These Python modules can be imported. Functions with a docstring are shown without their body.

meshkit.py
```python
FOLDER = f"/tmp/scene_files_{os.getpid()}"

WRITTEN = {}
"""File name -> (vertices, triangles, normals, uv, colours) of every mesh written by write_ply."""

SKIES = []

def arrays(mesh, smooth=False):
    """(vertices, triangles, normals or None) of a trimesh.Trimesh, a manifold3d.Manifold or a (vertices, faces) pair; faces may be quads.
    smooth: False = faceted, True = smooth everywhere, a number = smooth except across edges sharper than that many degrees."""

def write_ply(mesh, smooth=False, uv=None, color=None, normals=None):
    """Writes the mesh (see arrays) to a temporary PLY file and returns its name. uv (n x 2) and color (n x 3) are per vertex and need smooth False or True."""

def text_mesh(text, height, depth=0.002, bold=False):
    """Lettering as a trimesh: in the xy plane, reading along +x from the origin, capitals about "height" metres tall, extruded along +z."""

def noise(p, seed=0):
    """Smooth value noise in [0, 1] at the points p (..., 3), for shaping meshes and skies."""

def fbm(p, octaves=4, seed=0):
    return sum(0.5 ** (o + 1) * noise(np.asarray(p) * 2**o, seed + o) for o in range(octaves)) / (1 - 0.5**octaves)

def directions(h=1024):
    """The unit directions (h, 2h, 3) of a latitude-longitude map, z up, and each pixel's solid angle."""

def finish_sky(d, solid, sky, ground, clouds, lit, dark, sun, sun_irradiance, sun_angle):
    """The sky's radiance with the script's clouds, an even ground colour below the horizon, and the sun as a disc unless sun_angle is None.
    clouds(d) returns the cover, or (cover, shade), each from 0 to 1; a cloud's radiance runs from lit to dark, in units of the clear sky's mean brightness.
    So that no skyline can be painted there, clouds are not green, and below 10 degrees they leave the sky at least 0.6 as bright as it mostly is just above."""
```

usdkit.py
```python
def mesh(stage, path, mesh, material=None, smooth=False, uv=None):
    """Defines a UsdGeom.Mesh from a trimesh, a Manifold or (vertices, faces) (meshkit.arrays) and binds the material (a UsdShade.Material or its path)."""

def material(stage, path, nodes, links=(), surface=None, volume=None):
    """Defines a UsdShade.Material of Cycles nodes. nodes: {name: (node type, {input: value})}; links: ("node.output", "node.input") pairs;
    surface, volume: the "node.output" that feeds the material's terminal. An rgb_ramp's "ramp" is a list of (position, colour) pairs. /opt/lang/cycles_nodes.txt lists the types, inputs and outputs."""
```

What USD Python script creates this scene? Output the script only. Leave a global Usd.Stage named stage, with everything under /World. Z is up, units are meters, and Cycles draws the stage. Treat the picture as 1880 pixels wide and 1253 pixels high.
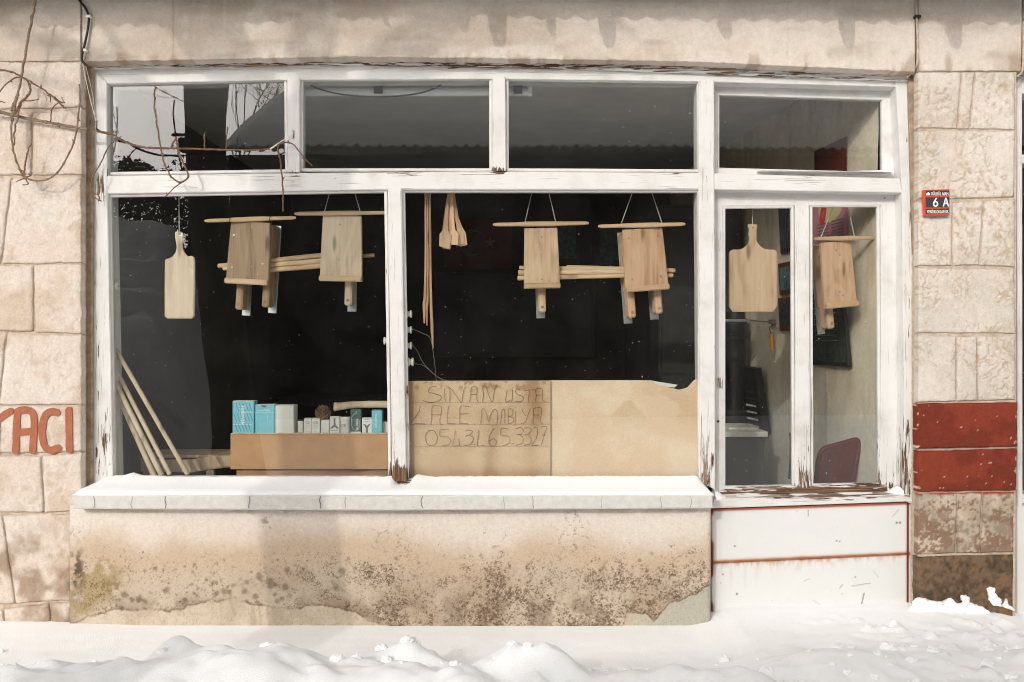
import math
import numpy as np, trimesh, usdkit, meshkit
from scipy.spatial import cKDTree
from shapely.geometry import LineString, Polygon, Point, box as sbox
from shapely.ops import unary_union
from pxr import Usd, UsdGeom, UsdLux, UsdShade, Gf, Sdf, Vt

stage = Usd.Stage.CreateInMemory()
UsdGeom.SetStageUpAxis(stage, "Z")
UsdGeom.SetStageMetersPerUnit(stage, 1.0)
UsdGeom.Xform.Define(stage, "/World")
rng = np.random.default_rng(7)

# ------------------------------------------------------------------ camera, sky, sun, exposure
K, D, EZ = 376.0, 4.9, 1.40            # facade scale (survey units per metre), camera distance, eye height
EXPOSURE = -1.17
SUN = np.array([0.42, 1.0, -0.43])     # direction the sunlight travels
SUN_INT, SKY_STR = 0.60, 0.15
cam = UsdGeom.Camera.Define(stage, "/World/Camera")
cam.CreateHorizontalApertureAttr(36.0)
cam.CreateFocalLengthAttr(36.0 * D / 5.0)
cam.CreateFStopAttr(0.0)
cam.CreateExposureAttr(EXPOSURE)
UsdGeom.Xformable(cam).AddTransformOp().Set(Gf.Matrix4d(1, 0, 0, 0, 0, 0, 1, 0, 0, -1, 0, 0, 0, -D, EZ, 1))

to_sun = -SUN / np.linalg.norm(SUN)
elev, rot = math.asin(to_sun[2]), math.atan2(to_sun[0], to_sun[1])
sky_mat = usdkit.material(stage, "/World/Looks/sky_look", {
    "sky": ("sky_texture", {"sky_type": "single_scattering", "sun_disc": False, "sun_elevation": elev, "sun_rotation": rot,
                            "air_density": 1.0, "aerosol_density": 3.0, "ozone_density": 1.0}),
    "tc": ("texture_coordinate", {}),
    "cl": ("noise_texture", {"scale": 2.2, "detail": 5.0, "roughness": 0.55}),
    "clr": ("map_range", {"value": 0.5, "from_min": 0.35, "from_max": 0.6, "to_min": 0.80, "to_max": 0.97, "clamp": True}),
    "veil": ("hsv", {"hue": 0.5, "saturation": 0.0, "value": 2.1, "fac": 1.0}),
    "warm": ("mix", {"mix_type": "multiply", "fac": 1.0, "color2": (1.02, 0.99, 0.955)}),
    "hz": ("mix", {"mix_type": "add", "fac": 1.0, "color2": (3.3, 3.24, 3.14)}),
    "m": ("mix", {"mix_type": "mix"}),
    "bg": ("background_shader", {"strength": SKY_STR})},
    [("tc.generated", "cl.vector"), ("cl.fac", "clr.value"), ("clr.result", "m.fac"), ("sky.color", "m.color1"),
     ("sky.color", "veil.color"), ("veil.color", "warm.color1"), ("warm.color", "hz.color1"), ("hz.color", "m.color2"), ("m.color", "bg.color")], surface="bg.background")
dome = UsdLux.DomeLight.Define(stage, "/World/sky")
UsdShade.MaterialBindingAPI.Apply(dome.GetPrim()).Bind(sky_mat)
dome.GetPrim().SetCustomDataByKey("kind", "structure")
sun = UsdLux.DistantLight.Define(stage, "/World/sun")
sun.CreateIntensityAttr(SUN_INT); sun.CreateAngleAttr(0.53); sun.CreateNormalizeAttr(True); sun.CreateColorAttr(Gf.Vec3f(1.0, 0.95, 0.88))
zz = to_sun; xx = np.cross([0, 0, 1.0], zz); xx /= np.linalg.norm(xx); yy = np.cross(zz, xx)
UsdGeom.Xformable(sun).AddTransformOp().Set(Gf.Matrix4d(*xx, 0, *yy, 0, *zz, 0, 0, 0, 0, 1))

# ------------------------------------------------------------------ helpers
def P(u, v, d=0.0):
    """Point of the plane y = d that lines up with facade survey point (u, v)."""
    f = (D + d) / D
    return np.array([(u - 940.0) / K * f, d, EZ + (626.5 - v) / K * f])
def UV(x, y, z):
    f = D / (D + np.asarray(y))
    return 940.0 + x * K * f, 626.5 - (z - EZ) * K * f
used = {}
def path_for(name, parent):
    base = (parent.GetPath().pathString if parent is not None else "/World") + "/" + name
    n = used.get(base, 0); used[base] = n + 1
    return base if n == 0 else f"{base}_{n:03d}"
def meta(p, label=None, cat=None, group=None, kind=None):
    p = p.GetPrim() if hasattr(p, "GetPrim") else p
    for k, v in (("label", label), ("category", cat), ("group", group), ("kind", kind)):
        if v: p.SetCustomDataByKey(k, v)
    return p
def thing(name, label, cat, loc=(0, 0, 0), group=None, rot=None):
    x = UsdGeom.Xform.Define(stage, path_for(name, None))
    x.AddTranslateOp().Set(Gf.Vec3d(*map(float, loc)))
    if rot is not None: x.AddRotateXYZOp().Set(Gf.Vec3f(*map(float, rot)))
    x.GetPrim().SetCustomDataByKey("label", label)
    return meta(x, label, cat, group)
def part(name, parent):
    return UsdGeom.Xform.Define(stage, path_for(name, parent)).GetPrim()
def prims_origin(p):
    o = np.zeros(3)
    while p and p.GetPath().pathString not in ("/", "/World"):
        xf = UsdGeom.Xformable(p)
        if xf:
            for op in xf.GetOrderedXformOps():
                if op.GetOpName() == "xformOp:translate": o += np.array(op.Get())
        p = p.GetParent()
    return o
def VF(m):
    if isinstance(m, trimesh.Trimesh): return np.asarray(m.vertices, float), np.asarray(m.faces, int)
    if hasattr(m, "to_mesh"):
        q = m.to_mesh(); return np.asarray(q.vert_properties[:, :3], float), np.asarray(q.tri_verts, int)
    v, f = np.asarray(m[0], float), np.asarray(m[1], int)
    if f.shape[1] == 4: f = np.vstack([f[:, [0, 1, 2]], f[:, [0, 2, 3]]])
    return v, f
def join(ms):
    vs, fs, n = [], [], 0
    for m in ms:
        v, f = VF(m); vs.append(v); fs.append(f + n); n += len(v)
    return np.vstack(vs), np.vstack(fs)
def obj(name, m, mat, parent=None, smooth=False, pv=None, label=None, local=False, **kw):
    """One Mesh prim. World-space vertices unless local. pv = {name: function(points) or array (with smooth False/True)}."""
    if isinstance(m, list): m = join(m)
    v, f = VF(m)
    if parent is not None and not local:
        v = v - prims_origin(parent)
    o = prims_origin(parent) if parent is not None else np.zeros(3)
    g = usdkit.mesh(stage, path_for(name, parent), (v, f), mat, smooth=smooth)
    for k, fn in (pv or {}).items():
        pts = np.array(g.GetPointsAttr().Get(), float) + (o if not local else 0)
        val = fn(pts) if callable(fn) else fn
        val = np.asarray(val, np.float32)
        if val.ndim == 1: val = np.repeat(val[:, None], 3, 1)
        UsdGeom.PrimvarsAPI(g).CreatePrimvar(k, Sdf.ValueTypeNames.Color3fArray, "vertex").Set(Vt.Vec3fArray.FromNumpy(np.ascontiguousarray(val)))
    meta(g, label, kw.get("cat"), kw.get("group"), kw.get("kind"))
    return g.GetPrim()
def struct(name, m, mat, smooth=False, label=None, pv=None):
    return obj(name, m, mat, None, smooth, pv, label, kind="structure")

def gridfaces(ni, nj):
    i, j = np.meshgrid(np.arange(ni - 1), np.arange(nj - 1), indexing="ij")
    a = (i * nj + j).ravel()
    return np.stack([a, a + nj, a + nj + 1, a + 1], 1)
def lin(pts, t):
    pts = np.asarray(pts, float)
    s = np.r_[0, np.cumsum(np.linalg.norm(np.diff(pts, axis=0), axis=1))]; s /= s[-1]
    return np.stack([np.interp(t, s, pts[:, k]) for k in range(pts.shape[1])], 1)
def member(A, B, y0, y1, c=0.004, step=0.02, rough=0.0008, seed=0):
    """A timber between two edge lines given in survey units (A, B run the same way), front at y0, back at y1, chamfered."""
    a = np.array([P(*p, y0) for p in A]); b = np.array([P(*p, y0) for p in B])
    L = np.linalg.norm(a[-1] - a[0]); W = np.linalg.norm(a[0] - b[0])
    ns = max(2, int(L / step) + 1); t = np.linspace(0, 1, ns)
    a, b = lin(a, t), lin(b, t)
    cw = min(c, W * 0.3) / max(W, 1e-6)
    q = [0, 0] + list(np.linspace(cw, 1 - cw, 4)) + [1, 1]
    dy = [y1, y0 + c] + [y0] * 4 + [y0 + c, y1]
    q, dy = np.array(q), np.array(dy)
    V = a[:, None, :] * (1 - q)[None, :, None] + b[:, None, :] * q[None, :, None]
    V[:, :, 1] = dy[None, :]
    if rough:
        n = meshkit.fbm(V * [9, 9, 9], 3, seed) - 0.5
        V[:, 1:-1, 1] += n[:, 1:-1] * rough * 4
    nj = len(q); F = gridfaces(ns, nj)
    V = V.reshape(-1, 3); F = np.vstack([F[:, [0, 1, 2]], F[:, [0, 2, 3]]])
    e0 = [[0, k + 1, k] for k in range(1, nj - 1)]; o = (ns - 1) * nj
    e1 = [[o, o + k, o + k + 1] for k in range(1, nj - 1)]
    F = np.vstack([F, e0, e1])
    mid = V[F[:(ns - 1) * (nj - 1) * 2]]
    nrm = np.cross(mid[:, 1] - mid[:, 0], mid[:, 2] - mid[:, 0]).sum(0)
    if nrm[1] > 0: F = F[:, ::-1]
    return V, F
def quadslab(c4, y0, y1):
    """Flat slab with corners (survey units) tl, tr, br, bl on the plane y0, back at y1."""
    f = np.array([P(*p, y0) for p in c4]); b = f.copy(); b[:, 1] = y1
    V = np.vstack([f, b])
    F = [[0, 2, 1], [0, 3, 2], [4, 5, 6], [4, 6, 7]]
    for k in range(4):
        n = (k + 1) % 4; F += [[k, n, n + 4], [k, n + 4, k + 4]]
    return V, np.array(F)
def cbox(c, s, b=0.003):
    c, s = np.array(c, float), np.array(s, float) / 2; b = min(b, s.min() * 0.45)
    pts = []
    for sx in (-1, 1):
        for sy in (-1, 1):
            for sz in (-1, 1):
                h = np.array([sx, sy, sz])
                for k in range(3):
                    o = np.full(3, b); o[k] = 0; pts.append(c + h * (s - o))
    return trimesh.convex.convex_hull(np.array(pts))
def box(x0, x1, y0, y1, z0, z1, b=0.003):
    return cbox(((x0 + x1) / 2, (y0 + y1) / 2, (z0 + z1) / 2), (x1 - x0, y1 - y0, z1 - z0), b)
def spline(pts, per=6):
    p = np.asarray(pts, float)
    if len(p) < 3: return lin(p, np.linspace(0, 1, per + 1))
    q = np.vstack([2 * p[0] - p[1], p, 2 * p[-1] - p[-2]]); out = []
    for i in range(1, len(q) - 2):
        t = np.linspace(0, 1, per, endpoint=False)[:, None]
        out.append(0.5 * (2 * q[i] + (q[i + 1] - q[i - 1]) * t + (2 * q[i - 1] - 5 * q[i] + 4 * q[i + 1] - q[i + 2]) * t**2 + (3 * q[i] - q[i - 1] - 3 * q[i + 1] + q[i + 2]) * t**3))
    return np.vstack(out + [p[-1:]])
def tube(pts, r, n=8):
    p = np.asarray(pts, float); m = len(p)
    r = np.broadcast_to(np.interp(np.linspace(0, 1, m), np.linspace(0, 1, np.size(r)), np.atleast_1d(r)) if np.size(r) != m else r, m)
    t = np.gradient(p, axis=0); t /= np.linalg.norm(t, axis=1, keepdims=True) + 1e-12
    u = np.cross(t[0], [0.31, 0.17, 0.93] if abs(t[0][2]) < 0.9 else [1, 0, 0]); u /= np.linalg.norm(u)
    V = []
    ang = np.linspace(0, 2 * np.pi, n, endpoint=False)
    for k in range(m):
        u = u - t[k] * (u @ t[k]); u /= np.linalg.norm(u); w = np.cross(t[k], u)
        V.append(p[k] + r[k] * (np.cos(ang)[:, None] * u + np.sin(ang)[:, None] * w))
    V = np.vstack(V + [p[:1], p[-1:]])
    F = []
    for k in range(m - 1):
        for j in range(n):
            a, b = k * n + j, k * n + (j + 1) % n
            F += [[a, b, b + n], [a, b + n, a + n]]
    for j in range(n):
        F += [[m * n, (j + 1) % n, j], [m * n + 1, (m - 1) * n + j, (m - 1) * n + (j + 1) % n]]
    return V, np.array(F)
def extr(poly, y, th):
    """Extrude a shapely polygon of the xz plane from y (front) to y + th."""
    geoms = [g for g in getattr(poly, "geoms", [poly]) if g.area > 1e-9]
    ms = []
    for g in geoms:
        m = trimesh.creation.extrude_polygon(g, th, engine="earcut")
        v = np.asarray(m.vertices); ms.append((np.stack([v[:, 0], y + th - v[:, 2], v[:, 1]], 1), np.asarray(m.faces)))
    return join(ms)
def poly_px(pts, d, smooth=0):
    if smooth: pts = spline(list(pts) + [pts[0]], smooth)[:-1]
    return Polygon([P(u, v, d)[[0, 2]] for u, v in pts]).buffer(0)
def plate(pts, d, th, b=0.003, smooth=0):
    g = poly_px(pts, d, smooth)
    return join([extr(g, d + b, th - 2 * b), extr(g.buffer(-b), d, th)]) if b else extr(g, d, th)
def ribbon(lines, width, d, th=0.0008, taper=False):
    return extr(unary_union([LineString([P(u, v, d)[[0, 2]] for u, v in (spline(l, 5) if len(l) > 2 else l)]).buffer(width / 2, quad_segs=3) for l in lines]).simplify(0.0003), d, th)
def smoothstep(a, b, x):
    t = np.clip((x - a) / (b - a), 0, 1); return t * t * (3 - 2 * t)
def N3(u, v, s, seed=0, o=4):
    return meshkit.fbm(np.stack([u / s, v / s, np.zeros_like(u) + seed * 3.7], -1), o, seed)
def mixc(a, b, t):
    return np.asarray(a) * (1 - t[..., None]) + np.asarray(b) * t[..., None]

# ------------------------------------------------------------------ materials
MAT = {}
def plain(name, col, rough=0.6, var=0.12, scale=14.0, bump=0.0, metallic=0.0, spec=0.4, bscale=None):
    c = np.array(col, float)
    nodes = {"g": ("geometry", {}), "n": ("noise_texture", {"scale": scale, "detail": 4.0, "roughness": 0.6}),
             "r": ("rgb_ramp", {"ramp": [(0.3, tuple(c * (1 - var))), (0.7, tuple(np.minimum(c * (1 + var), 0.95)))]}),
             "p": ("principled_bsdf", {"roughness": rough, "metallic": metallic, "specular_ior_level": spec})}
    links = [("g.position", "n.vector"), ("n.fac", "r.fac"), ("r.color", "p.base_color")]
    if bump:
        nodes["n2"] = ("noise_texture", {"scale": bscale or scale * 6, "detail": 4.0}); nodes["b"] = ("bump", {"strength": bump, "distance": 0.01})
        links += [("g.position", "n2.vector"), ("n2.fac", "b.height"), ("b.normal", "p.normal")]
    MAT[name] = usdkit.material(stage, "/World/Looks/" + name, nodes, links, surface="p.BSDF")
def wood(name, c_dark, c_mid, c_light, axis="z", rough=0.5, scale=1.0):
    s = {"z": (55, 55, 3.0), "x": (3.0, 55, 55), "y": (55, 3, 55)}[axis]
    k = {"z": (9, 9, 2.2), "x": (2.2, 9, 9), "y": (9, 2.2, 9)}[axis]
    s = tuple(scale * a for a in s)
    MAT[name] = usdkit.material(stage, "/World/Looks/" + name, {
        "g": ("geometry", {}), "oi": ("object_info", {}),
        "rs": ("vector_math", {"math_type": "scale", "vector1": (7.0, 3.0, 5.0)}),
        "add": ("vector_math", {"math_type": "add"}),
        "m1": ("mapping", {"scale": s}), "m2": ("mapping", {"scale": k}),
        "n1": ("noise_texture", {"scale": 1.0, "detail": 5.0, "roughness": 0.6, "distortion": 0.6}),
        "n2": ("noise_texture", {"scale": 1.0, "detail": 2.0, "distortion": 1.2}),
        "w": ("math", {"math_type": "multiply", "value2": 16.0}), "sn": ("math", {"math_type": "sine"}),
        "sm": ("math", {"math_type": "multiply", "value2": 0.13}), "a2": ("math", {"math_type": "add"}),
        "r": ("rgb_ramp", {"ramp": [(0.14, c_dark), (0.48, c_mid), (0.86, c_light)]}),
        "mr": ("map_range", {"from_min": 0.0, "from_max": 1.0, "to_min": 0.84, "to_max": 1.14}),
        "h": ("hsv", {"hue": 0.5, "saturation": 1.0, "value": 1.0, "fac": 1.0}),
        "m3": ("mapping", {"rotation": (math.pi / 2, 0.0, 0.0), "scale": tuple(8.5 * a / max(k) for a in k)}), "vo": ("voronoi_texture", {"dimensions": "2D", "feature": "f1", "scale": 1.0, "randomness": 1.0}), "kc": ("separate_color", {}),
        "kd": ("map_range", {"range_type": "smoothstep", "from_min": 0.03, "from_max": 0.13, "to_min": 1.0, "to_max": 0.0, "clamp": True}), "ks": ("math", {"math_type": "greater_than", "value2": 0.45}), "km": ("math", {"math_type": "multiply"}), "kk": ("math", {"math_type": "multiply", "value2": 0.72}),
        "kx": ("mix", {"mix_type": "mix", "color2": tuple(0.42 * np.array(c_dark))}),
        "b": ("bump", {"strength": 0.15, "distance": 0.003}),
        "p": ("principled_bsdf", {"roughness": rough, "specular_ior_level": 0.35})},
        [("oi.random", "rs.scale"), ("g.position", "add.vector1"), ("rs.vector", "add.vector2"), ("add.vector", "m1.vector"), ("add.vector", "m2.vector"),
         ("m1.vector", "n1.vector"), ("m2.vector", "n2.vector"), ("n2.fac", "w.value1"), ("w.value", "sn.value1"), ("sn.value", "sm.value1"),
         ("n1.fac", "a2.value1"), ("sm.value", "a2.value2"), ("a2.value", "r.fac"), ("oi.random", "mr.value"), ("mr.result", "h.value"),
         ("add.vector", "m3.vector"), ("m3.vector", "vo.vector"), ("vo.color", "kc.color"), ("vo.distance", "kd.value"), ("kc.g", "ks.value1"), ("ks.value", "km.value1"), ("kd.result", "km.value2"), ("km.value", "kk.value1"), ("kk.value", "kx.fac"), ("r.color", "kx.color1"), ("kx.color", "h.color"), ("h.color", "p.base_color"), ("n1.fac", "b.height"), ("b.normal", "p.normal")], surface="p.BSDF")
def paint(name, axis, base=(0.70, 0.688, 0.668)):
    s = {"z": (95, 95, 9.0), "x": (9.0, 95, 95)}[axis]
    s2 = {"z": (170, 170, 3.5), "x": (3.5, 170, 170)}[axis]
    MAT[name] = usdkit.material(stage, "/World/Looks/" + name, {
        "g": ("geometry", {}), "at": ("attribute", {"attribute": "wear"}), "sep": ("separate_color", {"color_type": "rgb"}),
        "m1": ("mapping", {"scale": s}), "m2": ("mapping", {"scale": s2}),
        "n1": ("noise_texture", {"scale": 1.0, "detail": 6.0, "roughness": 0.62}),
        "n2": ("noise_texture", {"scale": 1.0, "detail": 3.0}),
        "n3": ("noise_texture", {"scale": 5.0, "detail": 5.0, "roughness": 0.65}),
        "wm": ("math", {"math_type": "multiply", "value2": 0.5}), "ad": ("math", {"math_type": "add"}),
        "mask": ("map_range", {"from_min": 0.79, "from_max": 0.815, "to_min": 0.0, "to_max": 1.0, "clamp": True}),
        "wm2": ("math", {"math_type": "multiply", "value2": 0.22}), "ad2": ("math", {"math_type": "add"}),
        "crk": ("map_range", {"from_min": 0.70, "from_max": 0.735, "to_min": 0.0, "to_max": 0.7, "clamp": True}),
        "wr": ("rgb_ramp", {"ramp": [(0.3, (0.045, 0.024, 0.014)), (0.5, (0.13, 0.072, 0.04)), (0.68, (0.30, 0.19, 0.11)), (0.8, (0.36, 0.26, 0.17))]}),
        "pr": ("rgb_ramp", {"ramp": [(0.28, tuple(np.array(base) * (0.83, 0.80, 0.76))), (0.5, base), (0.75, tuple(np.array(base) * 1.03))]}),
        "c1": ("mix", {"mix_type": "mix", "color2": (0.16, 0.115, 0.08)}), "c2": ("mix", {"mix_type": "mix"}),
        "inv": ("math", {"math_type": "subtract", "value1": 1.0}), "hs": ("math", {"math_type": "multiply", "value2": 0.25}), "hh": ("math", {"math_type": "add"}),
        "b": ("bump", {"strength": 0.7, "distance": 0.004}),
        "rr": ("map_range", {"to_min": 0.42, "to_max": 0.85}),
        "p": ("principled_bsdf", {"specular_ior_level": 0.4})},
        [("at.color", "sep.color"), ("g.position", "m1.vector"), ("g.position", "m2.vector"), ("g.position", "n3.vector"), ("m1.vector", "n1.vector"), ("m2.vector", "n2.vector"),
         ("sep.r", "wm.value1"), ("wm.value", "ad.value1"), ("n1.fac", "ad.value2"), ("ad.value", "mask.value"),
         ("sep.r", "wm2.value1"), ("wm2.value", "ad2.value1"), ("n2.fac", "ad2.value2"), ("ad2.value", "crk.value"),
         ("n2.fac", "wr.fac"), ("n3.fac", "pr.fac"), ("pr.color", "c1.color1"), ("crk.result", "c1.fac"),
         ("c1.color", "c2.color1"), ("wr.color", "c2.color2"), ("mask.result", "c2.fac"), ("c2.color", "p.base_color"),
         ("mask.result", "inv.value2"), ("n2.fac", "hs.value1"), ("inv.value", "hh.value1"), ("hs.value", "hh.value2"), ("hh.value", "b.height"), ("b.normal", "p.normal"),
         ("mask.result", "rr.value"), ("rr.result", "p.roughness")], surface="p.BSDF")
def vcol(name, rough=0.85, bump=0.5, bscale=60.0, dist=0.006, spec=0.25, var=0.12, speck=False, detail=9.0):
    nodes = {"g": ("geometry", {}), "at": ("attribute", {"attribute": "tint"}),
             "n": ("noise_texture", {"scale": bscale, "detail": detail, "roughness": 0.68}), "b": ("bump", {"strength": bump, "distance": dist}),
             "n2": ("noise_texture", {"scale": bscale * 2.7, "detail": 4.0, "roughness": 0.6}), "av": ("mix_float", {"fac": 0.45}),
             "r": ("map_range", {"from_min": 0.34, "from_max": 0.62, "to_min": 1.0 - var, "to_max": 1.0 + var * 0.7, "clamp": True}),
             "h": ("hsv", {"hue": 0.5, "saturation": 1.0, "fac": 1.0}),
             "p": ("principled_bsdf", {"roughness": rough, "specular_ior_level": spec})}
    links = [("g.position", "n.vector"), ("n.fac", "b.height"), ("b.normal", "p.normal"), ("g.position", "n2.vector"), ("n.fac", "av.a"), ("n2.fac", "av.b"), ("av.result", "r.value"), ("r.result", "h.value"), ("at.color", "h.color")]
    if speck:
        nodes.update({"gr": ("attribute", {"attribute": "grime"}), "sep": ("separate_color", {}),
            "s1": ("noise_texture", {"scale": 120.0, "detail": 4.0, "roughness": 0.75}), "s2": ("noise_texture", {"scale": 48.0, "detail": 5.0, "roughness": 0.7}), "sa": ("mix_float", {"fac": 0.33}),
            "gm": ("math", {"math_type": "multiply", "value2": 0.155}), "ad": ("math", {"math_type": "add"}),
            "mk": ("map_range", {"from_min": 0.60, "from_max": 0.70, "to_min": 0.0, "to_max": 0.88, "clamp": True}),
            "cr": ("rgb_ramp", {"ramp": [(0.35, (0.06, 0.038, 0.024)), (0.62, (0.17, 0.105, 0.062))]}), "mx": ("mix", {"mix_type": "mix"})})
        links += [("gr.color", "sep.color"), ("g.position", "s1.vector"), ("g.position", "s2.vector"), ("s1.fac", "sa.a"), ("s2.fac", "sa.b"), ("sep.r", "gm.value1"), ("gm.value", "ad.value1"), ("sa.result", "ad.value2"), ("ad.value", "mk.value"),
                  ("n2.fac", "cr.fac"), ("h.color", "mx.color1"), ("cr.color", "mx.color2"), ("mk.result", "mx.fac"), ("mx.color", "p.base_color")]
    else: links.append(("h.color", "p.base_color"))
    MAT[name] = usdkit.material(stage, "/World/Looks/" + name, nodes, links, surface="p.BSDF")
def glass(name, wav=0.09, dust=0.8, haze=0.004, low=0.0):
    MAT[name] = usdkit.material(stage, "/World/Looks/" + name, {
        "g": ("geometry", {}), "f": ("fresnel", {"IOR": 1.5}), "f2": ("math", {"math_type": "multiply", "value2": 1.7, "use_clamp": True}),
        "nb": ("math", {"math_type": "subtract", "value1": 1.0}), "ff": ("math", {"math_type": "multiply"}),
        "wv": ("noise_texture", {"scale": 2.6, "detail": 1.0}), "b": ("bump", {"strength": wav, "distance": 0.006}),
        "t": ("transparent_bsdf", {"color": (0.95, 0.965, 0.955)}), "gl": ("glossy_bsdf", {"color": (1, 1, 1), "roughness": 0.0}),
        "mx": ("mix_closure", {}), "d": ("diffuse_bsdf", {"color": (0.62, 0.58, 0.52)}),
        "vo": ("voronoi_texture", {"feature": "f1", "scale": 64.0, "randomness": 1.0}), "wn": ("separate_color", {}),
        "rad": ("math", {"math_type": "power", "value2": 6.0}), "rad2": ("math", {"math_type": "multiply_add", "value2": 0.17, "value3": -0.012}),
        "sp": ("math", {"math_type": "less_than"}), "sps": ("math", {"math_type": "multiply", "value2": 0.75 * dust}),
        "hz": ("noise_texture", {"scale": 3.5, "detail": 5.0, "roughness": 0.7}), "hzr": ("map_range", {"from_min": 0.35, "from_max": 0.75, "to_min": haze * 0.3, "to_max": haze * 2.2, "clamp": True}),
        "fa": ("math", {"math_type": "maximum"}), "sz": ("separate_xyz", {}), "lz": ("map_range", {"range_type": "smoothstep", "from_min": 1.04, "from_max": 0.86, "to_min": 0.0, "to_max": low, "clamp": True}), "fl": ("math", {"math_type": "add"}), "fb": ("math", {"math_type": "multiply"}),
        "out": ("mix_closure", {})},
        [("f.fac", "f2.value1"), ("g.backfacing", "nb.value2"), ("f2.value", "ff.value1"), ("nb.value", "ff.value2"), ("g.position", "wv.vector"), ("wv.fac", "b.height"), ("b.normal", "gl.normal"),
         ("ff.value", "mx.fac"), ("t.BSDF", "mx.closure1"), ("gl.BSDF", "mx.closure2"), ("g.position", "vo.vector"), ("vo.color", "wn.color"), ("wn.r", "rad.value1"), ("rad.value", "rad2.value1"),
         ("vo.distance", "sp.value1"), ("rad2.value", "sp.value2"), ("sp.value", "sps.value1"), ("g.position", "hz.vector"), ("hz.fac", "hzr.value"), ("sps.value", "fa.value1"), ("g.position", "sz.vector"), ("sz.z", "lz.value"), ("lz.result", "fl.value1"), ("hzr.result", "fl.value2"), ("fl.value", "fa.value2"),
         ("fa.value", "fb.value1"), ("nb.value", "fb.value2"), ("fb.value", "out.fac"), ("mx.closure", "out.closure1"), ("d.BSDF", "out.closure2")], surface="out.closure")

paint("white_paint_vertical", "z"); paint("white_paint_horizontal", "x")
vcol("limewashed_stone", bump=0.9, bscale=46, dist=0.015, var=0.15); vcol("old_plaster", bump=0.8, bscale=70, dist=0.008, var=0.14, speck=True); vcol("beam_plaster", bump=0.6, bscale=45, dist=0.008, var=0.12)
vcol("sheet_metal", rough=0.38, bump=0.04, bscale=9, dist=0.004, spec=0.5, var=0.015)
vcol("cardboard", rough=0.8, bump=0.1, bscale=120, dist=0.002)
vcol("room_plaster", bump=0.5, bscale=22, dist=0.008)
glass("window_glass"); glass("door_glass", haze=0.007, low=0.016)
wood("pale_wood", (0.48, 0.35, 0.235), (0.62, 0.48, 0.345), (0.72, 0.58, 0.44)); wood("tan_wood", (0.40, 0.235, 0.135), (0.62, 0.42, 0.27), (0.72, 0.53, 0.37))
wood("brown_wood", (0.19, 0.115, 0.065), (0.33, 0.215, 0.13), (0.42, 0.29, 0.18)); wood("orange_wood", (0.40, 0.21, 0.115), (0.63, 0.385, 0.24), (0.72, 0.49, 0.335))
wood("pale_dowel", (0.48, 0.32, 0.18), (0.62, 0.44, 0.27), (0.70, 0.52, 0.34), "x"); wood("orange_dowel", (0.42, 0.24, 0.13), (0.58, 0.37, 0.22), (0.66, 0.46, 0.30), "x")
wood("board_edge_wood", (0.27, 0.14, 0.07), (0.40, 0.23, 0.12), (0.48, 0.30, 0.17), "x")
plain("snow_white", (0.925, 0.93, 0.94), 0.75, 0.015, 3, bump=0.30, bscale=190, spec=0.2)
plain("tan_flat", (0.48, 0.265, 0.13), 0.6, 0.10, 12, bump=0.1)
plain("concrete_grey", (0.62, 0.60, 0.565), 0.9, 0.09, 30, bump=0.5, bscale=140)
plain("mortar", (0.56, 0.45, 0.345), 0.95, 0.25, 40, bump=0.6)
plain("reveal_plaster", (0.36, 0.27, 0.19), 0.95, 0.3, 25, bump=0.7)
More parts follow.
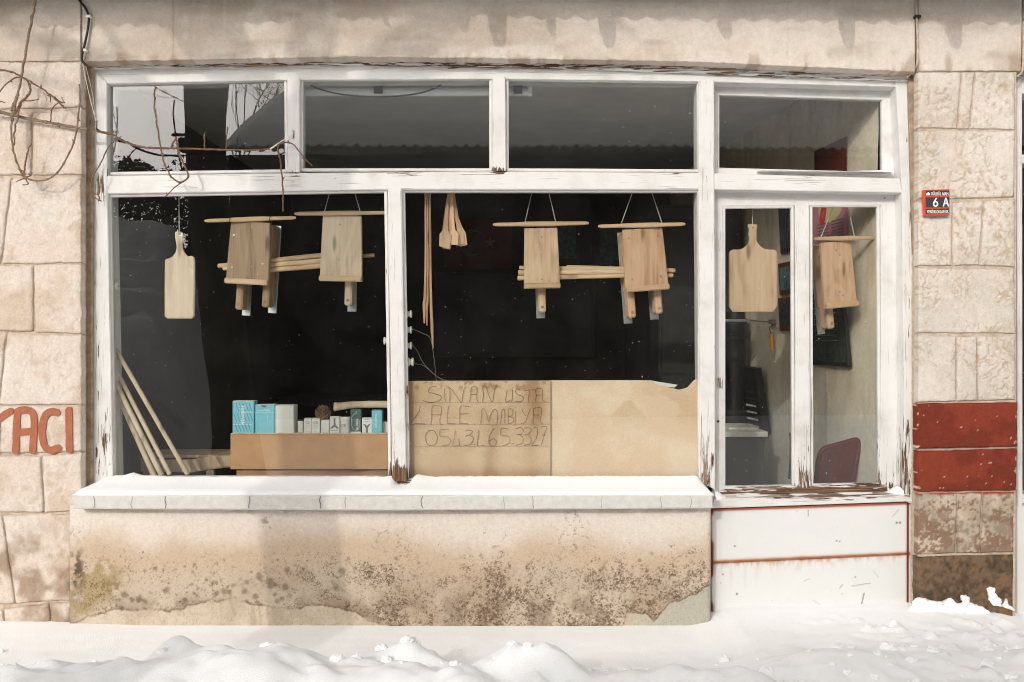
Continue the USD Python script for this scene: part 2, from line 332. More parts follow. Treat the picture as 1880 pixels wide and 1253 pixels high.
plain("dark_room", (0.022, 0.016, 0.012), 0.8, 0.3, 6); plain("room_floor_boards", (0.07, 0.05, 0.035), 0.7, 0.3, 9)
plain("ceiling_white", (0.80, 0.77, 0.72), 0.9, 0.1, 3)
plain("black_plastic", (0.012, 0.012, 0.013), 0.4, 0.1); plain("black_rubber", (0.02, 0.019, 0.018), 0.6, 0.1)
plain("galvanised_steel", (0.62, 0.63, 0.63), 0.32, 0.12, 30, metallic=0.85); plain("screw_steel", (0.5, 0.48, 0.44), 0.3, 0.1, metallic=0.9)
plain("porcelain", (0.84, 0.83, 0.77), 0.25, 0.05); plain("string_white", (0.72, 0.68, 0.6), 0.9, 0.1); plain("wire_grey", (0.30, 0.29, 0.27), 0.6, 0.1); plain("string_dark", (0.03, 0.027, 0.024), 0.8, 0.1)
plain("vine_bark", (0.20, 0.115, 0.07), 0.85, 0.4, 90, bump=0.8, bscale=220); plain("vine_bark_grey", (0.24, 0.17, 0.115), 0.85, 0.4, 80, bump=0.8, bscale=200)
plain("tree_bark", (0.05, 0.042, 0.036), 0.95, 0.35, 9, bump=1.0, bscale=30)
plain("pencil_dark", (0.16, 0.11, 0.075), 0.8, 0.3, 60); plain("pencil_faint", (0.235, 0.16, 0.105), 0.8, 0.3, 60)
plain("letter_orange", (0.37, 0.125, 0.062), 0.8, 0.15, 40, bump=0.4)
plain("sign_red", (0.58, 0.065, 0.028), 0.35, 0.08); plain("sign_black", (0.035, 0.042, 0.045), 0.35, 0.1); plain("sign_white", (0.82, 0.82, 0.80), 0.4, 0.03)
plain("box_blue", (0.19, 0.50, 0.60), 0.5, 0.06); plain("box_blue_dark", (0.03, 0.13, 0.17), 0.5, 0.06); plain("box_white", (0.70, 0.69, 0.64), 0.6, 0.05); plain("box_green", (0.07, 0.13, 0.11), 0.5, 0.06)
plain("box_print_grey", (0.13, 0.14, 0.15), 0.5, 0.1); plain("cone_brown", (0.22, 0.14, 0.085), 0.8, 0.4, 60)
plain("red_vinyl", (0.085, 0.013, 0.011), 0.4, 0.15, 20); plain("poster_pink", (0.50, 0.20, 0.25), 0.7, 0.08); plain("poster_yellow", (0.62, 0.50, 0.27), 0.7, 0.08); plain("poster_red", (0.55, 0.05, 0.03), 0.6, 0.1)
plain("flag_red", (0.12, 0.014, 0.012), 0.8, 0.2); plain("flag_grey", (0.16, 0.14, 0.13), 0.8, 0.1)
plain("frame_red", (0.13, 0.02, 0.014), 0.5, 0.15); plain("picture_teal", (0.10, 0.17, 0.18), 0.35, 0.5, 25); plain("picture_dark", (0.03, 0.04, 0.035), 0.2, 0.5, 30)
plain("handle_orange", (0.60, 0.22, 0.03), 0.35, 0.1); plain("far_wall", (0.022, 0.02, 0.018), 0.9, 0.3, 3); plain("corrugated_sheet", (0.10, 0.095, 0.09), 0.6, 0.2, 8)
plain("tube_white", (0.72, 0.72, 0.70), 0.35, 0.03); plain("table_top_white", (0.6, 0.58, 0.52), 0.5, 0.06); plain("dark_cabinet", (0.03, 0.028, 0.027), 0.6, 0.2)
MAT["ice"] = usdkit.material(stage, "/World/Looks/ice", {"p": ("principled_bsdf", {"base_color": (0.9, 0.93, 0.95), "roughness": 0.15, "transmission_weight": 0.6, "ior": 1.31})}, [], surface="p.BSDF")

# ------------------------------------------------------------------ ground: snow
def gauss(x, y, cx, cy, sx, sy): return np.exp(-((x - cx) / sx) ** 2 - ((y - cy) / sy) ** 2)
LUMPS = [  # (x, y, height, sx, sy)
    (-2.45, -1.08, 0.09, 0.17, 0.18), (-1.98, -1.16, 0.035, 0.15, 0.14), (-1.72, -1.10, 0.04, 0.13, 0.12), (-1.52, -1.10, 0.035, 0.10, 0.10), (-1.31, -1.02, 0.10, 0.105, 0.11), (-1.16, -1.08, 0.045, 0.12, 0.11),
    (-0.86, -1.12, 0.03, 0.13, 0.12), (-0.62, -1.1, 0.025, 0.12, 0.1), (-0.47, -0.92, 0.085, 0.14, 0.10), (-0.33, -0.96, 0.075, 0.12, 0.10), (0.05, -1.08, 0.115, 0.16, 0.17), (0.20, -1.14, 0.06, 0.13, 0.15), (-0.10, -1.2, 0.04, 0.13, 0.14),
    (0.62, -1.22, 0.035, 0.18, 0.14), (1.30, -0.95, 0.06, 0.34, 0.20), (-1.0, -1.4, 0.03, 0.2, 0.2), (0.9, -1.35, 0.03, 0.2, 0.2)]
def snow_h(x, y):
    # where the snow meets the walls
    base = np.interp(x, [-3.0, -2.2, -1.7, 0.85, 0.97, 1.05, 1.6, 1.93, 2.02, 2.3, 2.45, 2.8], [0.045, 0.045, 0.03, 0.03, 0.055, 0.085, 0.095, 0.105, 0.105, 0.09, 0.06, 0.10])
    right = smoothstep(0.55, 1.3, x)
    wob = (N3(x, y, 0.55, 3, 4) - 0.5)
    berm = 0.20 * np.exp(-((y + 1.40 + 0.1 * np.sin(x * 2.1)) / 0.40) ** 2) * (1 - 0.65 * right)
    street = 0.06 * smoothstep(-1.6, -2.6, y)
    slope = right * 0.04 * smoothstep(-0.2, -0.9, y)
    h = base * np.exp(-np.maximum(-y - 0.05, 0) / 0.9) + 0.015 + berm * (1 + 0.9 * wob) + street * 0.3 + slope
    h = h + wob * 0.05 * smoothstep(-0.25, -0.9, y) + (N3(x, y, 0.16, 9, 4) - 0.5) * (0.018 + 0.03 * right * smoothstep(1.1, 1.9, x)) * smoothstep(-0.1, -0.4, y)
    crumb = np.maximum(N3(x, y, 0.07, 12, 3) - 0.56, 0) * 0.22 * right * smoothstep(1.2, 2.0, x) * smoothstep(-0.05, -0.25, y)
    h = h + crumb + (N3(x, y, 0.085, 13, 3) - 0.5) * 0.05 * np.exp(-((y + 1.25) / 0.45) ** 2) + (np.abs(N3(x, y, 0.20, 14, 3) - 0.5)) * 0.10 * np.exp(-((y + 1.3) / 0.4) ** 2) * (1 - 0.6 * right)
    for (cx, cy, a, sx, sy) in LUMPS:
        r = ((x - cx) / sx) ** 2 + ((y - cy) / sy) ** 2
        wn = 1 + 0.5 * (N3(x + cx, y, 0.13, 5, 3) - 0.5)
        h = h + a * np.exp(-(r * wn) ** 1.25) * (0.85 + 0.3 * N3(x, y + cx, 0.06, 6, 3))
    xe = x + 1.45 * (1 + np.maximum(-y, 0) / 4.9)
    bank = 3.5 * np.clip((-y - 1.6) / 11.9, 0, 1) * smoothstep(0.25, -0.9, xe)
    bank = bank * (1 + 0.18 * (N3(x, y, 2.3, 21, 4) - 0.5) * 2) + ((N3(x + 0.8 * y, y * 2.4, 0.9, 22, 4) - 0.5) * 0.85 + (N3(x + y, y * 2.2, 0.38, 23, 3) - 0.5) * 0.30) * smoothstep(-2.6, -5, y) * smoothstep(0.3, -0.7, xe)
    rip = np.sin(2 * np.pi * (y * 1.15 + 0.45 * x) / 0.95 + 7 * N3(x, y, 1.4, 24, 3)) * (0.35 + N3(x, y, 1.1, 25, 3))
    bank = bank + 0.075 * rip * smoothstep(-2.4, -4, y) * smoothstep(0.3, -0.7, xe)
    return h + bank
xs = np.r_[-120, -60, -30, -18, np.arange(-12, -3.2, 0.2), np.arange(-3.2, 3.2, 0.018), np.arange(3.2, 12, 0.4), 18, 30, 60, 120]
ys = np.r_[-120, -60, -35, np.arange(-20, -2.4, 0.22), np.arange(-2.4, 0.14, 0.018), 0.2]
X, Y = np.meshgrid(xs, ys, indexing="ij")
Z = snow_h(X, np.minimum(Y, 0.1))
Z[:, -1] = -0.3
Z = np.where(np.abs(X) > 20, np.minimum(Z, 3.9), Z)
V = np.stack([X, Y, Z], -1)
back = V[:, -1:, :].copy(); back[..., 1] = 120.0; back[..., 2] = -0.3
V = np.concatenate([V, back], 1)
struct("snow_ground", (V.reshape(-1, 3), gridfaces(V.shape[0], V.shape[1])), MAT["snow_white"], True, "untouched and shovelled snow covering the pavement, street and bank")

clods = []
for k in range(150):
    cx, cy = rng.uniform(-2.6, 2.5) if k % 3 else rng.uniform(1.2, 2.6), -0.62 - 0.62 * rng.random()
    if k < 14: cx, cy = [(-1.09, -0.66), (0.30, -0.78), (0.37, -0.76), (0.46, -0.80), (0.53, -0.84), (0.56, -0.80), (-2.23, -0.52), (-0.96, -0.74), (-0.75, -0.80), (-0.40, -0.90), (-0.52, -0.88), (-1.02, -0.72), (0.62, -0.86), (-1.65, -0.85)][k]
    r = [0.042, 0.02, 0.022, 0.03, 0.022, 0.015, 0.014, 0.014, 0.016, 0.03, 0.03, 0.012, 0.018, 0.014][k] if k < 14 else 0.005 + 0.024 * rng.random() ** 2.5
    m_ = trimesh.creation.icosphere(3 if r > 0.012 else 2, 1.0); q_ = np.asarray(m_.vertices)
    q_ = q_ * (0.35 + 1.3 * meshkit.fbm(q_ * 1.5 + k * 3.1, 4, 3))[:, None] * [r * rng.uniform(.9, 1.4), r, r * 0.85]
    clods.append((q_ + [cx, cy, float(snow_h(np.array([cx]), np.array([cy]))[0]) + r * 0.12], np.asarray(m_.faces)))
obj("snow_clods", clods, MAT["snow_white"], None, True, None, "small broken lumps of snow scattered along the shovelled bank in front", cat="snow lumps", kind="stuff")
# ------------------------------------------------------------------ the shop building
bld = thing("shop_building", "old cream single storey shop building with white timber window front behind the snow", "building", (0, 0, 0))
YP = -0.10                              # front of pillars and beam

CREAM_R, CREAM_L, TAN = (0.75, 0.665, 0.59), (0.71, 0.605, 0.52), (0.40, 0.25, 0.14)
def stone_tint(kind):
    def f(p):
        u, v = UV(p[:, 0], p[:, 1] * 0 + YP, p[:, 2])
        h = stone_relief(u, v, kind)
        big = N3(u, v, 120, 31, 4)
        base = mixc(CREAM_L, (0.73, 0.645, 0.57), smoothstep(0.4, 0.62, big)) if kind == "left" else mixc((0.66, 0.59, 0.51), CREAM_R, smoothstep(0.38, 0.6, big))
        rec = smoothstep(0.50, 0.34, h) if kind == "left" else smoothstep(0.47, 0.36, h)
        if kind == "right":
            q = N3(u + 30 * N3(u, v, 30, 66, 3), v + 24 * N3(u, v, 26, 67, 3), 13, 68, 3)
            rec = smoothstep(0.050, 0.012, np.abs(q - 0.5)) * smoothstep(0.36, 0.52, N3(u, v, 34, 69, 3)) * 0.95
        c = mixc(base, (0.47, 0.34, 0.225) if kind == "left" else (0.50, 0.385, 0.275), rec * (0.45 if kind == "left" else 0.85))
        st = smoothstep(0.56, 0.70, N3(u, v, 55, 77, 4))
        c = mixc(c, (0.51, 0.37, 0.25), st * (0.42 if kind == "left" else 0.22))
        white = smoothstep(0.60, 0.72, N3(u, v, 16, 41, 4)) * smoothstep(0.5, 0.62, N3(u, v, 90, 42, 2))
        c = mixc(c, (0.72, 0.68, 0.62), white * 0.8)
        if kind == "left":
            low = smoothstep(930, 1030, v) * smoothstep(0.40, 0.58, N3(u, v, 45, 51, 4) + 0.10 * smoothstep(990, 1060, v) * smoothstep(25, 50, u))
            c = mixc(c, (0.33, 0.22, 0.145), low * 0.8)
            mould = smoothstep(115, 138, u) * smoothstep(1020, 1050, v) * smoothstep(0.46, 0.56, N3(u, v, 14, 52, 3))
            c = mixc(c, (0.07, 0.05, 0.03), mould * 0.9)
        return c
    return f
def stone_relief(u, v, kind):
    w = N3(u, v, 40, 61, 3)
    if kind == "left": return 0.45 * N3(u + 60 * w, v, 38, 62, 5) + 0.35 * N3(u, v + 30 * w, 11, 63, 4) + 0.20 * N3(u, v, 4.5, 60, 3)
    n = N3(u + 30 * N3(u, v, 30, 66, 3), v + 24 * N3(u, v, 26, 67, 3), 13, 68, 3)
    return 0.45 + 0.35 * smoothstep(0.0, 0.12, np.abs(n - 0.5)) * smoothstep(0.36, 0.54, N3(u, v, 34, 69, 3)) + 0.3 * (N3(u, v, 9, 65, 4) - 0.5)
def stone(c4, yf, depth, cell=0.0065, seed=0, amp=0.012, kind="left", wob=3.0, gap=1.1):
    """A dressed block: tl, tr, br, bl in survey units; front bulges with worn edges."""
    tl, tr, br, bl = [np.array(p, float) for p in c4]
    ctr = (tl + tr + br + bl) / 4
    tl, tr, br, bl = [p + np.sign(ctr - p) * gap for p in (tl, tr, br, bl)]
    w, h = np.linalg.norm(tr - tl) / K, np.linalg.norm(bl - tl) / K
    ni, nj = max(4, int(w / cell)), max(4, int(h / cell))
    s, t = np.meshgrid(np.linspace(0, 1, ni), np.linspace(0, 1, nj), indexing="ij")
    uv = (bl * (1 - s)[..., None] + br * s[..., None]) * (1 - t)[..., None] + (tl * (1 - s)[..., None] + tr * s[..., None]) * t[..., None]
    u, v = uv[..., 0], uv[..., 1]
    edge = np.minimum(np.minimum(s, 1 - s) * w, np.minimum(t, 1 - t) * h)
    u = u + (N3(u, v, 22, 70 + seed, 3) - 0.5) * wob * 2 * (edge < 0.03); v = v + (N3(u, v, 22, 90 + seed, 3) - 0.5) * wob * 2 * (edge < 0.03)
    rise = np.sqrt(np.clip(edge / 0.022, 0, 1)) * 0.0065
    rel = stone_relief(u, v, kind) - 0.5
    y = yf + 0.008 - rise - rel * amp * 2 * np.clip(edge / 0.03, 0, 1)
    f = (D + yf) / D
    V = np.stack([(u - 940) / K * f, y, EZ + (626.5 - v) / K * f], -1)
    V = np.concatenate([V[:1], V, V[-1:]], 0); V = np.concatenate([V[:, :1], V, V[:, -1:]], 1)
    V[0, :, 1] = V[-1, :, 1] = yf + depth; V[:, 0, 1] = V[:, -1, 1] = yf + depth
    return V.reshape(-1, 3), gridfaces(ni + 2, nj + 2)

# left pillar
lp = obj("stone_pillar", quadslab([(-260, 112), (149, 112), (149, 1190), (-260, 1190)], YP + 0.012, 0.30), MAT["mortar"], bld, label="left stone pillar beside the vine, with painted orange letters")
lcut = [
    [(-250, 112), (150, 112), (150, 197), (-250, 210)],
    [(-250, 211), (58, 207), (58, 322), (-250, 328)], [(58, 207), (150, 198), (150, 322), (58, 322)],
    [(-250, 328), (20, 326), (2, 484), (-250, 484)], [(20, 326), (150, 323), (150, 484), (2, 486)],
    [(-250, 485), (60, 486), (62, 610), (-250, 605)], [(60, 486), (150, 484), (150, 615), (62, 610)],
    [(-250, 606), (12, 609), (-4, 745), (-250, 745)], [(12, 609), (150, 616), (150, 744), (-4, 745)],
    [(-250, 746), (150, 745), (150, 832), (-250, 837)],
    [(-250, 838), (76, 836), (80, 943), (-250, 948)], [(76, 836), (150, 833), (150, 938), (80, 943)],
    [(-250, 949), (4, 948), (28, 1110), (-250, 1122)], [(4, 948), (136, 942), (137, 1104), (28, 1110)],
    [(-250, 1123), (6, 1118), (12, 1190), (-250, 1190)], [(6, 1118), (90, 1106), (97, 1190), (12, 1190)], [(90, 1106), (150, 1106), (150, 1190), (97, 1190)]]
for i, c4 in enumerate(lcut):
    amp = 0.004 if i == 0 else (0.0035 if i == 9 else 0.012)
    obj("stone", stone(c4, YP, 0.05, seed=i, amp=amp, cell=0.007 if c4[0][0] > -50 else 0.012), MAT["limewashed_stone"], lp, True, {"tint": stone_tint("left")})
g3 = lambda pts: [(x / 4.8182, 640 + y / 4.8182) for x, y in pts]
LW = 12.6 / K
def letter(strokes):
    r0 = unary_union([LineString([P(u, v, YP)[[0, 2]] for u, v in spline(g3(s), 6)]).buffer(LW / 2) for s in strokes]).simplify(0.0006)
    ms = extr(r0, YP - 0.006, 0.006); v, f = ms
    m = trimesh.Trimesh(v, f, process=True); v2, f2 = trimesh.remesh.subdivide_to_size(m.vertices, m.faces, 0.012)
    front = v2[:, 1] < YP - 0.003
    u, w = UV(v2[:, 0], 0 * v2[:, 0] + YP, v2[:, 2])
    v2[:, 1] = np.where(front, YP - 0.001 - (stone_relief(u, w, "left") - 0.5) * 0.007 - 0.0035, YP + 0.008)
    v2[:, 0] += (meshkit.noise(v2 * 90) - 0.5) * 0.004; v2[:, 2] += (meshkit.noise(v2 * 90 + 7) - 0.5) * 0.004
    return v2, f2
for st in ([[(-120, 700), (-30, 640), (10, 612), (50, 582), (95, 555)], [(-30, 640), (-60, 560), (-90, 540)], [(-30, 640), (-30, 760), (-35, 905)]],
           [[(140, 905), (148, 700), (158, 570), (185, 548), (240, 548), (290, 570), (305, 640), (302, 740), (290, 905)], [(155, 742), (220, 738), (300, 733)]],
           [[(505, 568), (460, 558), (415, 580), (383, 650), (375, 750), (392, 850), (440, 900), (515, 882)]],
           [[(610, 548), (612, 700), (616, 895)]]):
    obj("painted_letter", letter(st), MAT["letter_orange"], lp, False)

# right pillar
rp = obj("stone_pillar", quadslab([(1686, 131), (1866, 131), (1864, 1160), (1686, 1160)], YP + 0.012, 0.30), MAT["mortar"], bld, label="right stone pillar painted with a red band, under the number plate")
def red_tint(seed):
    def f(p):
        u, v = UV(p[:, 0], 0 * p[:, 0] + YP, p[:, 2])
        c = mixc((0.185, 0.032, 0.016), (0.25, 0.043, 0.021), smoothstep(0.4, 0.6, N3(u, v, 30, seed, 4)))
        chip = smoothstep(0.81, 0.825, N3(u, v, 5.0, seed + 3, 4) + 0.17 * (smoothstep(1858, 1868, u) + smoothstep(1692, 1684, u) + (seed == 7) * 0.35 * smoothstep(880, 905, v)))
        return mixc(c, (0.60, 0.48, 0.36), chip)
    return f
def weather_tint(p):
    u, v = UV(p[:, 0], 0 * p[:, 0] + YP, p[:, 2])
    n = N3(u, v, 4.5, 14, 4) * 0.65 + 0.35 * N3(u, v, 22, 13, 3)
    cream = mixc((0.47, 0.375, 0.285), (0.60, 0.50, 0.395), smoothstep(0.4, 0.6, N3(u, v, 50, 15, 3)))
    amt = smoothstep(905, 985, v) * 0.10 + 0.07 * (smoothstep(1700, 1690, u))
    mid = np.exp(-((u - 1775) / 16) ** 2) * 0.12
    c = mixc(cream, (0.25, 0.145, 0.095), 0.9 * smoothstep(0.47, 0.57, n + amt - mid - 0.02))
    c = mixc(c, (0.40, 0.345, 0.26), smoothstep(0.5, 0.65, N3(u, v, 22, 17, 3)) * 0.5)
    top = smoothstep(925, 905, v) * smoothstep(0.45, 0.55, N3(u, v, 14, 18, 3))
    return mixc(mixc(c, (0.62, 0.54, 0.45), top), (0.42, 0.075, 0.035), smoothstep(911, 905, v + (N3(u, v, 10, 19, 3) - 0.5) * 14))
def brown_tint(p):
    u, v = UV(p[:, 0], 0 * p[:, 0] + YP, p[:, 2])
    c = mixc((0.085, 0.055, 0.034), (0.20, 0.13, 0.08), smoothstep(0.35, 0.62, 0.5 * N3(u, v, 26, 25, 5) + 0.5 * N3(u, v, 6, 24, 4)))
    c = mixc(c, (0.27, 0.14, 0.055), smoothstep(0.62, 0.72, N3(u, v * 0.6, 13, 26, 4)) * 0.7)
    return mixc(c, (0.055, 0.04, 0.028), smoothstep(0.58, 0.7, N3(u, v, 30, 27, 4)) * 0.7)
rcut = [
    ([(1685, 131), (1766, 131), (1758, 237), (1685, 236)], 0), ([(1766, 131), (1791, 131), (1781, 237), (1758, 237)], 0), ([(1791, 131), (1865, 131), (1865, 239), (1781, 237)], 0),
    ([(1685, 238), (1865, 240), (1865, 363), (1685, 367)], 0),
    ([(1685, 369), (1749, 371), (1749, 489), (1685, 489)], 0), ([(1749, 371), (1807, 368), (1799, 488), (1749, 489)], 0), ([(1807, 368), (1865, 365), (1865, 492), (1799, 488)], 0),
    ([(1685, 491), (1865, 493), (1866, 614), (1685, 612)], 0),
    ([(1685, 614), (1757, 617), (1757, 738), (1685, 740)], 0), ([(1757, 617), (1795, 617), (1796, 737), (1757, 738)], 0), ([(1795, 617), (1866, 616), (1866, 736), (1796, 737)], 0),
    ([(1682, 741), (1870, 738), (1870, 821), (1683, 826)], 1), ([(1683, 828), (1870, 823), (1867, 902), (1684, 904)], 2),
    ([(1685, 906), (1759, 905), (1755, 1018), (1684, 1020)], 3), ([(1759, 905), (1805, 904), (1800, 1017), (1755, 1018)], 3), ([(1805, 904), (1864, 903), (1862, 1015), (1800, 1017)], 3),
    ([(1682, 1022), (1862, 1018), (1861, 1170), (1682, 1170)], 4)]
for i, (c4, k) in enumerate(rcut):
    tint = [stone_tint("right"), red_tint(4), red_tint(7), weather_tint, brown_tint][k]
    amp = [0.008, 0.0035, 0.005, 0.006, 0.008][k]
    obj("stone", stone(c4, YP - (0.006 if k in (1, 2) else 0), 0.05, seed=40 + i, amp=amp, kind="right", cell=0.0055, wob=2.0), MAT["limewashed_stone"], rp, True, {"tint": tint},
        label=[None, "red painted block", "red painted block", None, "dark brown block at the foot"][k])
cl_ = []
for pl in ([(1670, 650), (1692, 632), (1715, 652), (1722, 690), (1752, 706), (1750, 746), (1716, 744), (1690, 722), (1682, 690)], [(1762, 748), (1786, 708), (1797, 738), (1828, 768), (1800, 766)], [(1516, 690), (1545, 684), (1570, 705), (1560, 730), (1528, 722)],
           [(1240, 735), (1250, 712), (1300, 703), (1340, 718), (1400, 722), (1460, 700), (1500, 735), (1560, 728), (1640, 752), (1660, 800), (1240, 800)]):
    q_ = trimesh.Trimesh(*VF(plate([(1290 + a / 3.1864, 880 + b / 3.1864) for a, b in pl], YP - 0.022, 0.03, 0.006, 4))); w_, f_ = trimesh.remesh.subdivide_to_size(q_.vertices, q_.faces, 0.008)
    w_ = w_ + (np.stack([meshkit.noise(w_ * 60), meshkit.noise(w_ * 60 + 9), meshkit.noise(w_ * 60 + 17)], 1) - 0.5) * 0.013; cl_.append((w_, f_))
obj("clinging_snow", cl_, MAT["snow_white"], rp, True, kind="stuff")
# narrow returns between the pillars and the window frame
obj("reveal_strip", member([(152, 116), (152, 905)], [(170, 118), (168, 905)], -0.030, 0.2, 0.004), MAT["reveal_plaster"], bld)
obj("reveal_strip", member([(1668, 140), (1678, 500), (1681, 1130)], [(1690, 140), (1692, 500), (1692, 1130)], -0.030, 0.2, 0.004), MAT["reveal_plaster"], bld)

# lintel beam: three lengths of smooth plaster
def beam_tint(p):
    u, v = UV(p[:, 0], 0 * p[:, 0] + YP, p[:, 2])
    w = N3(u * 0.45, v, 60, 81, 5)
    c = mixc((0.54, 0.45, 0.37), (0.67, 0.585, 0.51), smoothstep(0.36, 0.60, w + 0.10 * smoothstep(300, 900, u) - 0.05))
    c = mixc(c, (0.70, 0.64, 0.565), smoothstep(0.58, 0.70, N3(u, v, 34, 82, 3)) * 0.55)
    c = mixc(c, (0.33, 0.25, 0.18), smoothstep(0.60, 0.74, N3(u * 0.25, v, 26, 83, 5)) * 0.35)
    c = mixc(c, (0.36, 0.26, 0.18), np.exp(-((u - 318) / 2.0) ** 2) * 0.5 + np.exp(-((u - 1446) / 2) ** 2) * 0.12)
    drip = smoothstep(0.62, 0.70, N3(u, v * 0.06, 7, 84, 3)) * smoothstep(0.45, 0.6, N3(u, v, 110, 85, 2))
    c = mixc(c, (0.74, 0.70, 0.64), drip * 0.22)
    return mixc(c, (0.34, 0.245, 0.165), smoothstep(0.55, 0.66, N3(u, v * 0.5, 20, 86, 4)) * smoothstep(85, 112, v) * 0.6)
def beam(low, x0, x1):
    """Front face of a plaster beam between survey columns x0 and x1; low = bottom line."""
    ni = int((x1 - x0) / 3.2); nj = 60
    us = np.linspace(x0, x1, ni); bot = np.interp(us, *zip(*low)); top = -160.0
    s = np.linspace(0, 1, nj)[None, :]
    v = bot[:, None] + (top - bot[:, None]) * s; u = us[:, None] + 0 * s
    v = v + (N3(u, v, 12, 88, 3) - 0.5) * 5 * (s < 0.02)
    y = YP + (N3(u * 0.4, v, 40, 87, 5) - 0.5) * 0.012
    f = (D + YP) / D
    V = np.stack([(u - 940) / K * f, y, EZ + (626.5 - v) / K * f], -1)
    fr = V.copy()
    low_ = V[:, :1].copy(); low_[..., 1] = YP + 0.006; low_[..., 2] -= 0.004
    bk = V[:, :1].copy(); bk[..., 1] = 0.30; bk[..., 2] -= 0.004
    V = np.concatenate([bk, low_, V], 1); V[:, 2, 2] += 0.002
    e0 = V[:1].copy(); e0[..., 1] = 0.3; e1 = V[-1:].copy(); e1[..., 1] = 0.3
    V = np.concatenate([e0, V, e1], 0)
    return V.reshape(-1, 3), gridfaces(V.shape[0], V.shape[1])
for low, a, b in (([(-300, 112), (149, 111)], -300, 149), ([(151, 112), (460, 107), (640, 103), (1000, 108), (1260, 112), (1681, 131)], 151, 1681), ([(1685, 130), (1877, 129)], 1685, 1877), ([(1880, 129), (2300, 130)], 1880, 2300)):
    obj("lintel_beam", beam(low, a, b), MAT["beam_plaster"], bld, True, {"tint": beam_tint})
obj("roof_slab", box(-4, 4.2, -0.08, 4.6, 3.55, 3.75), MAT["mortar"], bld)
# eaves: corrugated sheet above the picture, with blunt icicles; it throws the scalloped shadow on the beam
xs_ = np.arange(-4.0, 4.2, 0.011); yo = -0.50
wav = 0.010 * np.sin(xs_ * 2 * np.pi / 0.113) + 0.008 * (N3(xs_ * 100, xs_ * 0, 60, 3, 3) - 0.5)
ze = np.interp(xs_, [-4, -1.6, -0.5, 2.5, 4], [3.06, 3.085, 3.125, 3.085, 3.07])
rows = []
for yy_, rise in ((yo, 0.0), (yo, 0.006), (0.2, 0.20), (0.2, 0.21)): rows.append(np.stack([xs_, 0 * xs_ + yy_, ze + wav + rise], 1))
rows = [rows[0], rows[2], rows[3], rows[1], rows[0]]
eav = obj("eave_sheet", (np.stack(rows, 1).reshape(-1, 3), gridfaces(len(xs_), 5)), MAT["corrugated_sheet"], bld, False)
sn = np.stack([np.stack([xs_, 0 * xs_ + a, ze + b + 0.02 * (N3(xs_ * 100, xs_ * 0 + a, 40, 8, 3))], 1) for a, b in ((yo + 0.03, 0.02), (yo + 0.0, 0.10), (yo + 0.08, 0.22), (0.2, 0.42), (0.2, 0.23), (yo + 0.03, 0.02))], 1)
obj("eave_snow", (sn.reshape(-1, 3), gridfaces(len(xs_), 6)), MAT["snow_white"], bld, True)
for u, ln, w in ((905, 50, 30), (1003, 30, 16), (1106, 48, 28), (1322, 30, 24), (1546, 44, 26), (1742, 42, 28), (842, 26, 20), (700, 14, 10)):
    x = (u - 940) / K * 0.98 - 0.4 * 0.37; z0 = np.interp(x, xs_, ze)
    r = w / 2 / K
    obj("icicle", tube([(x, yo, z0 + 0.02), (x + 0.004, yo, z0 - ln * 0.4 / K), (x + 0.012, yo, z0 - ln * 0.9 / K), (x + 0.014, yo, z0 - ln * 1.05 / K)], [r * 1.1, r, r * 0.72, r * 0.5], 10), MAT["ice"], bld, True)

# plaster wall under the window
def plinth_mask(u, v):
    edge = np.interp(u, [130, 140, 200, 260, 310, 350, 425, 480, 550, 590, 650, 695, 760, 1143, 1150, 1185, 1200, 1225, 1262, 1306],
                     [1146, 1143, 1123, 1118, 1125, 1113, 1098, 1113, 1118, 1113, 1123, 1148, 1156, 1158, 1130, 1128, 1140, 1112, 1100, 1072])
    edge = edge + (N3(u, v * 0, 16, 101, 4) - 0.5) * 16 + (N3(u, v, 5, 102, 3) - 0.5) * 6
    return v - edge
PX, PY = rng.uniform(135, 1310, 2600), 1010 + 145 * rng.beta(2.0, 1.2, 2600)
PR = 0.7 + 3.6 * rng.random(2600) ** 5
PX2, PY2, PR2 = rng.uniform(135, 640, 90), 1030 + 100 * rng.beta(1.8, 1.4, 90), rng.uniform(3, 7.5, 90)
T1, T2 = cKDTree(np.c_[PX, PY]), cKDTree(np.c_[PX2, PY2])
CR = np.c_[rng.uniform(130, 1310, 420), rng.uniform(930, 1160, 420)]; TC = cKDTree(CR)
def plinth_grime(p):
    u, v = UV(p[:, 0], 0 * p[:, 0] - 0.12, p[:, 2])
    clus = smoothstep(0.34, 0.66, N3(u, v, 65, 114, 4)); c2 = smoothstep(0.38, 0.62, N3(u, v, 26, 135, 4))
    g = smoothstep(965, 1090, v + 40 * (c2 - .5)) * (0.30 + 0.45 * clus + 0.25 * c2) * (0.42 + 0.58 * smoothstep(330, 560, u + 70 * (clus - .5)))
    g = g + smoothstep(1060, 1130, v) * c2 * 0.30 * smoothstep(420, 640, u) + 0.4 * gauss(u, v, 165, 1075, 45, 45)
    return np.clip(g, 0, 1.15) * (1 - 0.75 * smoothstep(-1, 2, plinth_mask(u, v)))
